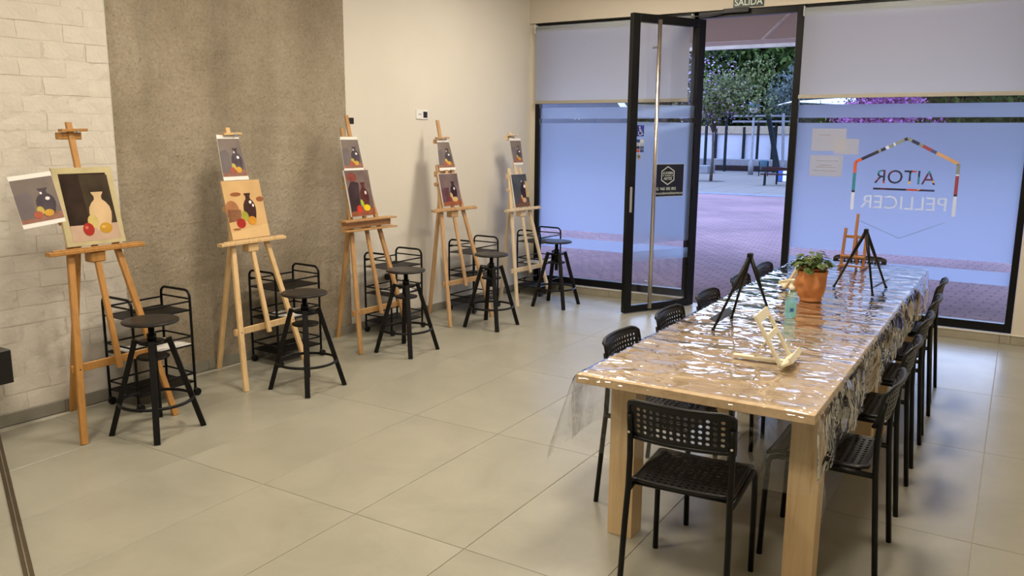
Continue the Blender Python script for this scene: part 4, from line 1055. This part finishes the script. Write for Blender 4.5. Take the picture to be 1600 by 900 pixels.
# ------------------------------------------------------------------ things on the table
ZT = .757
def tripod(label, f1, f2, fr_, apex, group='black metal tabletop easels', traydir=None, twist=0):
    t = thing('tabletop_easel', label, 'easel', (apex[0], apex[1], ZT), 0, group)
    O = Vector((apex[0], apex[1], ZT)); top = Vector(apex)-O
    for k, f in enumerate((f1, f2, fr_)):
        b = Vector((*f, ZT+.006))-O
        mb = MB(); mb.tube([b, b+(top-b)*.55, b+(top-b)*.56, top], .006, 8, radii=[.0065, .0070, .0095, .0110]); lg_ = mb.build('leg', M['blackmetal'], t)
        mb = MB(); mb.lathe([(.004, -.006), (.009, -.004), (.010, .003), (.006, .010)], 10, 0, 0); o = mb.build('rubber_foot', M['blackplastic'], lg_); o.location = b
    mb = MB(); mb.cbox(-.013, .013, -.016, .016, -.03, .012, .004, Matrix.Translation(top)); mb.build('hinge', M['blackplastic'], t)
    a = Vector((*f1, ZT))-O; b = Vector((*f2, ZT))-O; k = .14
    a2 = a+(top-a)*k; b2 = b+(top-b)*k; d = (b2-a2).normalized(); td = Vector(traydir).normalized()
    mb = MB(); A_ = a2-d*.02; B_ = b2+d*.02; hw = .022
    A_ += td*.018; B_ += td*.018
    mb.add([A_-td*hw+Vector((0, 0, -.008)), B_-td*hw+Vector((0, 0, -.008)), B_+td*hw, A_+td*hw, A_-td*hw+Vector((0, 0, -.005)), B_-td*hw+Vector((0, 0, -.005)), B_+td*hw+Vector((0, 0, .003)), A_+td*hw+Vector((0, 0, .003))], [(0, 1, 2, 3), (4, 7, 6, 5), (0, 4, 5, 1), (1, 5, 6, 2), (2, 6, 7, 3), (3, 7, 4, 0)])
    mb.build('tray', M['blackmetal'], t)
    return t
tripod('black metal tabletop easel on the near table, left of the cream stand', (3.602, 3.866), (3.598, 4.180), (3.838, 4.089), (3.700, 4.09, 1.112), traydir=(-1, 0, .1))
tripod('black metal tabletop easel on the far table, right of the potted plant', (4.124, 5.271), (4.155, 5.60), (3.87, 5.455), (4.040, 5.40, 1.135), traydir=(1, -.1, .35))
# wooden tabletop easel
t = thing('tabletop_easel', 'small brown wooden tabletop easel at the far end of the table', 'easel', (3.825, 6.36, ZT), radians(-6))
m_ = M['wood_brown']; q = lambda x, y, z: Vector((x, y, z))
for s in (-1, 1):
    MB().bar(q(s*.078, 0, 0), q(s*.074, .045, .285), .020, .016, (1, 0, 0)).build('upright', m_, t)
    MB().bar(q(s*.078, -.05, .008), q(s*.078, .13, .008), .020, .016, (1, 0, 0)).build('foot', m_, t)
MB().bar(q(0, .012, .09), q(0, .055, .392), .020, .012, (1, 0, 0)).build('mast', m_, t)
MB().bar(q(-.08, .036, .225), q(.08, .036, .225), .02, .012, (0, 0, 1)).build('crossbar', m_, t)
MB().bar(q(-.085, .0, .085), q(.085, .0, .085), .035, .014, (0, 1, 0)).build('ledge', m_, t)
MB().bar(q(-.08, -.045, .02), q(.08, -.045, .02), .014, .012, (0, 1, 0)).build('base_bar', m_, t)
MB().bar(q(0, .125, .01), q(0, .05, .24), .018, .010, (1, 0, 0)).build('rear_leg', m_, t)
# cream stands
def stand(label, loc, rot, lean=.118, h=.205, wdt=.225):
    t = thing('display_stand', label, 'stand', (loc[0], loc[1], ZT), rot, 'cream wooden display stands'); m_ = M['cream']
    # local: +x forward (ledge side), y along the width
    P = lambda y, k, n=0: Vector((-lean*k+n*.87, y, h*k+n*.5+.004))
    def slab(y0, y1, k0, k1, n0, n1, name):
        mb = MB(); vs = [P(y, k, n) for y in (y0, y1) for k in (k0, k1) for n in (n0, n1)]
        mb.add(vs, [(0, 1, 3, 2), (4, 6, 7, 5), (0, 4, 5, 1), (2, 3, 7, 6), (0, 2, 6, 4), (1, 5, 7, 3)]); mb.build(name, m_, t)
    slab(0, .028, 0, 1.0, 0, .012, 'side_rail'); slab(wdt-.028, wdt, 0, 1.0, 0, .012, 'side_rail')
    slab(.028, wdt-.028, .84, 1.0, 0, .012, 'top_rail'); slab(.028, wdt-.028, .50, .60, 0, .012, 'middle_rail')
    slab(0, wdt, -.0, .04, .0, .052, 'ledge'); slab(0, wdt, .0, .10, .050, .058, 'ledge_lip')
    mb = MB(); mb.cbox(-.215, .01, wdt*.42, wdt*.42+.03, 0, .016, .002); mb.build('base_bar', m_, t)
    mb = MB(); mb.bar((-.125, wdt*.42+.015, .016), (-lean*.55, wdt*.42+.015, h*.55), .02, .008, (0, 1, 0)); mb.build('rear_strut', m_, t)
    return t
stand('cream wooden display stand leaning back on the near table, in front of the sanitiser bottle', (4.050, 3.345), radians(3))
stand('cream wooden display stand partly hidden behind the terracotta pot', (3.70, 5.36), radians(155), wdt=.18, h=.20)
# sanitiser bottle
t = thing('sanitiser_bottle', 'clear pump bottle of blue gel beside the terracotta pot', 'bottle', (3.845, 4.40, ZT))
MB().lathe([(.026, 0), (.031, .004), (.031, .12), (.028, .135), (.015, .145), (.013, .15)], 24).build('bottle_body', clear_glass('bottle_plastic', (.80, .95, .96)), t)
MB().lathe([(.024, .004), (.028, .008), (.028, .085), (.02, .0855)], 24).build('gel', M['gel'], t)
mb = MB(); fr = lambda u, v, n: Vector((.0315*cos(u)+n*cos(u), .0315*sin(u), v))
mb.add([fr(-2.2+k*.15, z_, .0) for k in range(11) for z_ in (.03, .11)], [(2*k, 2*k+2, 2*k+3, 2*k+1) for k in range(10)], True); mb.build('bottle_label', translucent('pale_label', (.35, .55, .56), (.4, .7, .72), .5, .45), t, recalc=False)
mb = MB(); mb.add([Vector((.0318*cos(-1.45+k*.12), .0318*sin(-1.45+k*.12), z_)) for k in range(6) for z_ in (.035, .055)], [(2*k, 2*k+2, 2*k+3, 2*k+1) for k in range(5)], True); mb.build('label_patch', solid('blue_patch', (.03, .12, .35)), t, recalc=False)
mb = MB(); mb.lathe([(.014, .148), (.015, .150), (.015, .166), (.006, .168), (.005, .19), (.010, .192), (.010, .203), (.003, .205)], 16); mb.bar((0, 0, .198), (-.038, -.008, .196), .012, .010, (0, 0, 1)); mb.build('pump', M['cream'], t)
# pot with plant
pc = (3.838, 4.93)
t = thing('potted_plant', 'bushy green plant in a terracotta pot moulded like a head, on the table', 'plant', (*pc, ZT))
def warp(a, z):
    g = lambda a0, z0, wa, wz, h: 2.3*h*math.exp(-((((a-a0+pi) % (2*pi))-pi)/wa)**2-((z-z0)/wz)**2)
    A0 = radians(213)
    return (g(A0, .095, .22, .022, .016)+g(A0-.45, .125, .3, .014, .009)+g(A0+.45, .125, .3, .014, .009)-g(A0-.42, .105, .18, .012, .008)-g(A0+.42, .105, .18, .012, .008)
            + g(A0, .060, .4, .010, .009)+g(A0, .035, .35, .014, .010)+g(A0-.8, .08, .3, .03, .006)+g(A0+.8, .08, .3, .03, .006)+g(A0+1.6, .1, .2, .025, .012)+g(A0-1.6, .1, .2, .025, .012)
            + .003*noise.noise(Vector((cos(a)*4, sin(a)*4, z*40))))
prof = [(.058, 0), (.062, .004), (.063, .012), (.058, .018), (.061, .03), (.070, .05), (.077, .075), (.079, .1), (.080, .125), (.081, .15), (.084, .17), (.085, .178), (.078, .178), (.074, .165), (.072, .15)]
MB().lathe(prof, 64, warp=warp).build('pot', M['terracotta'], t)
MB().lathe([(.066, .14), (.074, .185), (.080, .187), (.080, .199), (.073, .199), (.070, .185)], 32).build('inner_pot', M['potrim'], t)
MB().lathe([(.069, .180), (.069, .186)], 24).build('soil', M['soil'], t)
rn = random.Random(11)
leafv = []
def leaf_mesh(L, W, bend):
    mb = MB(); n = 6; vs = []
    for i in range(n+1):
        u = i/n; w_ = W*sin(pi*min(1, u*.93+.07))**.8*(1-.25*u); x = L*u; z = -bend*u*u
        vs += [(x, -w_/2, z+.10*w_), (x, 0, z), (x, w_/2, z+.10*w_)]
    f = []
    for i in range(n):
        b = i*3; f += [(b, b+3, b+4, b+1), (b+1, b+4, b+5, b+2)]
    mb.add(vs, f, True); return mb
protos = [leaf_mesh(.036+.007*k, .026+.005*k, .006+.005*k) for k in range(4)]
lo_ = [None]*4
for k in range(120):
    a = rn.uniform(0, 2*pi); rr = .102*sqrt(rn.random()); hgt = .197+rn.uniform(.0, .125)*(1-rr/.13); rr2 = rr*1.0
    loc = (rr2*cos(a), rr2*sin(a), hgt); pitch_ = rn.uniform(-.5, .5)-.2+rr*4; yw = a+rn.uniform(-.7, .7)
    v = rn.randrange(4); eu = Euler((rn.uniform(-.5, .5), pitch_, yw))
    if lo_[v] is None: o = protos[v].build('leaf', M['leaf'], t, recalc=False); lo_[v] = o; o.location = loc; o.rotation_euler = eu
    else: inst(lo_[v], 'leaf', t, loc, eu, (rn.uniform(.75, 1.15),)*3)
for k in range(14):
    a = rn.uniform(0, 2*pi); rr = .07*rn.random(); mb = MB(); mb.tube([(.4*rr*cos(a), .4*rr*sin(a), .18), (.8*rr*cos(a), .8*rr*sin(a), .22), (rr*cos(a), rr*sin(a), .26)], .0028, 6); mb.build('stem', M['stem'], t)

# ------------------------------------------------------------------ outside
tag(MB().box(-60, 60, FY+.12, 90, -.30, -.02).build('ground_outside', simple('ground', (.25, .2, .2), .9)), kind='structure')
mb = MB(); mb.add([(-40, FY+.12, -.004), (30, FY+.12, -.004), (30, 24.2, -.004), (-40, 24.2, -.004)], [(0, 1, 2, 3)])
tag(mb.build('plaza_paving', M['pavers'], recalc=False), kind='structure')
kb = struct('kerb')
for k in range(14): MB().cbox(-14+k*1.2+.006, -14+(k+1)*1.2-.006, 24.2, 24.75, -.02, .012, .004).build('kerb_stone', M['kerb'], kb)
pv = struct('pale_paving')
MB().box(-30, 12, 24.75, 46, -.03, -.012).build('joint_bed', M['slabgap'], pv)
sl0 = MB().cbox(-.49, .49, -.49, .49, -.02, 0, .004).build('paving_slab', M['slab'], pv); sl0.location = (-10.5, 25.3, 0)
for i in range(16):
    for j in range(15):
        if i == 0 and j == 0: continue
        inst(sl0, 'paving_slab', pv, (-10.5+i, 25.3+j, random.uniform(-.002, .002)))
# canopy over the entrance
t = thing('entrance_canopy', 'peach coloured canopy outside above the open door', 'canopy')
MB().cbox(-1.5, 7.5, FY+.12, 11.25, 2.95, 3.0, .003).build('canopy_panel', M['awning'], t)
MB().cbox(-1.5, 7.5, 11.25, 11.75, 2.945, 2.985, .003).build('front_band', M['canopytrim'], t)
MB().cbox(-1.5, 7.5, 11.75, 11.83, 2.90, 3.0, .003).build('front_edge', M['canopyedge'], t)
mb = MB(); mb.bar((2.95, FY+.2, 2.943), (1.75, 11.2, 2.943), .035, .012, (1, 0, 0)); mb.build('rib', M['canopytrim'], t)

def leaves(mb, c, R, n, size, rn, squash=1.0, lumps=7):
    cs = [Vector(c)+Vector((rn.gauss(0, .42)*R, rn.gauss(0, .42)*R, rn.gauss(0, .40)*R*squash)) for _ in range(lumps)]+[Vector(c)]
    for _ in range(n):
        cc = rn.choice(cs); d = Vector((rn.gauss(0, 1), rn.gauss(0, 1), rn.gauss(0, 1))).normalized()*R*.5*rn.uniform(.72, 1.05)
        d.z *= squash; p = cc+d; a = Vector((rn.gauss(0, 1), rn.gauss(0, 1), rn.gauss(0, 1))).normalized(); b = a.cross(d if d.length > .01 else Vector((0, 0, 1)))
        if b.length < 1e-3: continue
        b.normalize(); s = size*rn.uniform(.6, 1.3)
        mb.add([p-a*s*.5, p+b*s*.28, p+a*s*.5, p-b*s*.28], [(0, 1, 2, 3)])
def tree(loc, trunk_h, crown_r, crown_z, fol, label, nleaf=5000, size=.22, blossom=None, squash=.9, seed=1, trunk_r=.09, group=None, nb_=0, lumps=9, dense=True):
    rn = random.Random(seed); t = thing('tree', label, 'tree', loc, 0, group)
    mb = MB(); mb.tube([(0, 0, -.05), (.03, .02, trunk_h*.5), (0, 0, trunk_h)], trunk_r, 9, radii=[trunk_r*1.3, trunk_r, trunk_r*.8])
    mb.build('trunk', M['bark'], t)
    mb = MB()
    for k in range(7):
        a = k*2*pi/7+rn.uniform(-.3, .3); rr = crown_r*rn.uniform(.4, .75)
        e = Vector((rr*cos(a), rr*sin(a), crown_z+crown_r*rn.uniform(-.2, .5))); mb.tube([(0, 0, trunk_h*.95), (e.x*.4, e.y*.4, trunk_h+(e.z-trunk_h)*.6), e], trunk_r*.4, 6, radii=[trunk_r*.6, trunk_r*.4, trunk_r*.15])
    mb.build('branches', M['bark'], t)
    mb = MB(); leaves(mb, (0, 0, crown_z), crown_r, nleaf, size, rn, squash, lumps)
    if dense:
        pass
    tag(mb.build('foliage', fol, t, recalc=False), kind='stuff')
    if blossom:
        mb = MB(); leaves(mb, (0, 0, crown_z+.1), crown_r*1.08, nb_, size*.8, rn, squash, lumps+4); tag(mb.build('blossom', blossom, t, recalc=False), kind='stuff')
    return t
tree((-5.33, 31.08, 0), 1.9, 1.36, 3.2, M['fol_light'], 'slender jacaranda with lilac blossom on the pale paving, left in the doorway', 4500, .13, M['blossom'], .95, 5, .05, nb_=1000, lumps=18)
G = 'dark green trees beyond the plaza'
tree((-15.5, 52, 0), 3.0, 4.2, 6.2, M['fol_dark'], 'tall dark tree behind the jacaranda, far left in the doorway', 10000, .5, seed=11, trunk_r=.3, group=G, lumps=16)
tree((-10.6, 57, 0), 3.0, 4.6, 6.4, M['fol_dark'], 'large dark green tree in the middle of the doorway view', 14000, .42, seed=12, trunk_r=.3, group=G, lumps=18)
tree((-6.0, 51, 0), 3.0, 4.6, 6.6, M['fol_dark'], 'large dark green tree at the right of the doorway view, beside the window post', 14000, .42, seed=13, trunk_r=.3, group=G, lumps=18)
tree((-23, 58, 0), 3.0, 4.6, 6.0, M['fol_dark'], 'dark tree beyond the left window, above its blind line', 7000, .4, seed=14, trunk_r=.3, group=G, lumps=14)
tree((-29, 52, 0), 3.0, 4.6, 6.0, M['fol_dark'], 'dark tree farthest left beyond the left window', 6000, .4, seed=24, trunk_r=.3, group=G, lumps=14)
tree((.8, 50, 0), 2.5, 4.6, 5.6, M['fol_dark'], 'dark tree behind the magenta blossom beyond the logo window', 8000, .4, seed=15, trunk_r=.3, group=G, lumps=14)
tree((7.8, 57, 0), 2.5, 4.6, 5.2, M['fol_dark'], 'dark tree at the right beyond the logo window', 8000, .4, seed=16, trunk_r=.3, group=G, lumps=14)
tree((14, 50, 0), 2.5, 4.9, 5.2, M['fol_dark'], 'dark tree farthest right beyond the logo window', 6000, .4, seed=17, trunk_r=.3, group=G, lumps=14)
tree((-3.7, 38.5, 0), 2.2, 1.5, 3.6, M['fol_grey'], 'grey green shrub tree beside the pergola', 3000, .18, seed=18, trunk_r=.06, lumps=10)
tree((1.0, 26.4, 0), 1.2, 1.35, 2.55, M['blossom2'], 'magenta flowering tree seen through the clear strips above the logo', 6000, .11, M['fol_light'], .8, 19, .08, nb_=500, lumps=14)
# pergola with planter bed, white wall, lamp, bench, bin
t = thing('pergola', 'dark steel pergola with flat beams beyond the pale paving', 'pergola')
for k, (x, y) in enumerate([(-8.75, 40.5), (-7.75, 40.5), (-5.35, 40.5), (-7.0, 43.5), (-6.1, 43.5)]):
    MB().bar((x, y, 0), (x, y, 2.60), .12, .12, (1, 0, 0)).build('post', M['steelpost'], t)
for z_ in (2.36, 2.62): MB().cbox(-7.4, -4.4, 40.3, 40.6, z_, z_+.09, .01).build('beam', M['planter'], t)
for k in range(7): MB().cbox(-9.2+k*.75, -9.1+k*.75, 40.3, 44, 2.71, 2.80, .01).build('rafter', M['steelpost'], t)
t = thing('shade_mast', 'slanted dark steel mast holding the cable of a white shade sail', 'mast', group=None)
MB().bar((-3.06, 32.5, -.02), (-3.80, 32.7, 2.82), .17, .14, (1, 0, 0)).build('slanted_post', M['steelpost'], t)
MB().bar((-3.22, 33.5, 0), (-3.40, 33.7, 2.6), .10, .10, (1, 0, 0)).build('upright_post', M['planter'], t)
mb = MB(); mb.tube([(-3.80, 32.7, 2.78), (-2.3, 30.4, 2.91)], .03, 6); mb.build('cable', M['chrome'], t)
mb = MB(); mb.add([(-2.3, 30.4, 2.90), (.3, 29.4, 2.70), (.5, 30.4, 3.05), (-2.3, 30.4, 2.93), (.3, 29.4, 2.73), (.5, 30.4, 3.08)], [(0, 1, 2), (3, 5, 4), (0, 3, 4, 1), (1, 4, 5, 2), (2, 5, 3, 0)]); mb.build('sail', M['sail'], t)
t = thing('street_lamp', 'globe street lamp with a blue grey cap beside the pergola', 'lamp', (-5.62, 37.55, 0))
MB().lathe([(.12, 0), (.12, .55), (.08, .6), (.055, .62), (.05, 2.66)], 12).build('pole', M['planter'], t)
mb = MB(); mb.bar((0, 0, 2.62), (-.0, 0, 2.74), .12, .12); mb.build('bracket', M['steelpost'], t)
mb = MB(); mb.lathe([(.01, 2.70)]+[(.26*sin(a), 2.96-.26*cos(a)) for a in [pi*k/16 for k in range(2, 9)]], 16); mb.build('globe', M['lampwhite'], t)
mb = MB(); mb.lathe([(.27*sin(a), 2.96-.27*cos(a)) for a in [pi/2+pi*k/16 for k in range(0, 8)]], 16); mb.build('cap', M['globeblue'], t)
t = thing('park_bench', 'slatted bench on the pale paving seen through the doorway', 'bench', (-2.05, 29.7, 0), radians(10))
for z_ in (.44,): MB().cbox(-1.0, 1.0, -.22, .22, z_-.06, z_-.02, .005).build('seat', M['bench'], t)
MB().cbox(-1.0, 1.0, .24, .28, .52, .64, .005).build('backrest', M['bench'], t)
for s in (-.85, .85):
    mb = MB(); mb.bar((s, -.20, 0), (s, -.12, .44), .05, .05); mb.bar((s, .26, 0), (s, .20, .44), .05, .05); mb.bar((s, .22, .42), (s, .27, .64), .05, .04); mb.build('leg', M['steelpost'], t)
t = thing('litter_bin', 'grey litter bin beside the street lamp', 'bin', (-4.83, 36.7, 0))
MB().lathe([(.14, .26), (.16, .28), (.17, .66), (.15, .68)], 16).build('bucket', M['globeblue'], t)
for s in (-1, 1): MB().bar((s*.19, 0, 0), (s*.19, 0, .64), .04, .04).build('post', M['steelpost'], t)
t = thing('striped_panel', 'low panel striped blue, white, yellow and red behind the bench', 'panel', (-2.12, 30.6, 0), radians(6))
for k, c in enumerate([(.03, .07, .30), (.8, .8, .8), (.05, .15, .5), (.7, .65, .45), (.75, .5, .05), (.7, .7, .7), (.40, .03, .05), (.30, .02, .04)]):
    MB().cbox(-.55+k*.16, -.55+(k+1)*.16-.01, -.02, .02, .12, .62, .004).build('stripe_board', solid('stripe_%d' % k, c), t)
for s in (-.6, .78): MB().bar((s, 0, 0), (s, 0, .7), .06, .06).build('post', M['steelpost'], t)
t = thing('garden_wall', 'long white wall behind the pergola', 'wall', (0, 0, 0))
MB().cbox(-26, -5.6, 45.2, 45.5, 0, 1.83, .01).build('white_panel', M['whitewall'], t)
MB().cbox(-5.6, -2, 45.2, 45.5, 0, 1.8, .01).build('tan_panel', M['tanwall'], t)
MB().cbox(-26, -2, 45.1, 45.6, 1.83, 2.25, .01).build('upper_band', M['tanwall'], t)
for k in range(8): MB().cbox(-16+k*1.55, -15.88+k*1.55, 45.05, 45.2, 0, 2.2, .01).build('wall_post', M['steelpost'], t)
t = thing('planter_bed', 'long raised planter in front of the white wall', 'planter')
MB().cbox(-12, -1.5, 41.6, 42.6, 0, .24, .02).build('base', M['darkplanter'], t)
MB().cbox(-12, -1.5, 41.7, 42.7, .24, .56, .02).build('upper_tier', M['planter'], t)
t = thing('planter_bed', 'low stone planter edge left of the jacaranda trunk', 'planter')
MB().cbox(-12.5, -7.5, 37.2, 38.3, 0, .36, .02).build('base', M['planter'], t)
mb = MB(); mb.lathe([(.0, .006), (.55, .006), (.6, .004)], 20, -5.39, 31.08, cap=False); tag(mb.build('tree_pit', M['soil']), 'dark earth pit round the jacaranda trunk', 'soil')
# building beyond
t = thing('apartment_building', 'pale pink building with brick strip glimpsed above the trees', 'building', (-13.0, 75, 0))
MB().box(-5, 5, 0, 8, 0, 15.5).build('wall', M['pinkbuilding'], t)
MB().box(-6.5, -4.2, -.2, 8, 0, 15.8).build('brick_strip', M['redbrick'], t)
MB().box(-5.2, 5.2, -.5, 8.2, 13.8, 14.1).build('cornice', M['whitewall'], t)
for k in range(4):
    for j in range(4):
        MB().box(-3.8+k*2.3, -2.6+k*2.3, -.05, .0, 2.5+j*3, 4.0+j*3).build('window', M['dark'], t)
# navy banner seen through the clear strips of the left window
t = thing('street_banner', 'navy banner with a white star outside the left window', 'banner', (0, 0, 0))
by_ = 12.4
MB().cbox(-3.4, -.62, by_, by_+.05, 1.2, 2.35, .005).build('panel', M['navy'], t)
f_ = fr_front(by_-.002)
mb = MB(); sc_ = .085; cx_, cz_ = -1.55, 2.015
mb.poly([(cx_+(sc_ if k % 2 == 0 else sc_*.42)*sin(k*pi/5), cz_+(sc_ if k % 2 == 0 else sc_*.42)*cos(k*pi/5)) for k in range(10)], .004, f_)
mb.poly([(-.86, 2.25), (-.74, 2.25), (-.42, 1.85), (-.54, 1.85)], .004, f_)
mb.poly([(-2.6, 1.98), (-2.5, 2.08), (-2.42, 1.98)], .004, f_)
mb.build('white_shapes', M['signwhite'], t)
MB().bar((-3.2, by_+.08, 0), (-3.2, by_+.08, 2.3), .06, .06).build('post', M['steelpost'], t)
MB().bar((-3.6, by_+.08, 0), (-3.6, by_+.08, 2.3), .06, .06).build('post', M['steelpost'], t)
MB().bar((-3.66, by_+.08, 2.25), (-.62, by_+.08, 2.25), .05, .05, (0, 0, 1)).build('cross_arm', M['steelpost'], t)

t = thing('hedge', 'long dark hedge behind the garden wall and the trees', 'hedge', (0, 0, 0))
rn = random.Random(77)
MB().cbox(-34, 22, 61.0, 62.4, 0, 5.2, .3).build('core', simple('hedge_core', (.006, .011, .005), .9), t)
mb = MB()
for _ in range(16000):
    p = Vector((rn.uniform(-34, 22), 60.9+rn.uniform(-.5, .2), rn.uniform(0, 5.2)+.5*rn.random()**2)); a = Vector((rn.gauss(0, 1), rn.gauss(0, 1), rn.gauss(0, 1))).normalized(); b = a.cross(Vector((0, 1, .2))).normalized(); z_ = rn.uniform(.25, .6)
    mb.add([p-a*z_*.5, p+b*z_*.3, p+a*z_*.5, p-b*z_*.3], [(0, 1, 2, 3)])
tag(mb.build('foliage', M['fol_dark'], t, recalc=False), kind='stuff')

t = thing('unseen_building', 'added pale building right of the plaza, out of view, dulling the sky reflection in the door glass', 'building', (30, 36, 0))  # out of view; added so the door glass mirrors less bright sky
MB().box(0, 9, -26, 22, 0, 13).build('wall', M['pinkbuilding'], t)
MB().box(-.3, 9.3, -26.3, 22.3, 13, 13.5).build('cornice', M['whitewall'], t)
for k in range(9):
    for j in range(4): MB().box(-.06, .02, -23.5+k*5, -21.9+k*5, 1.6+j*3, 3.0+j*3).build('window', M['dark'], t)
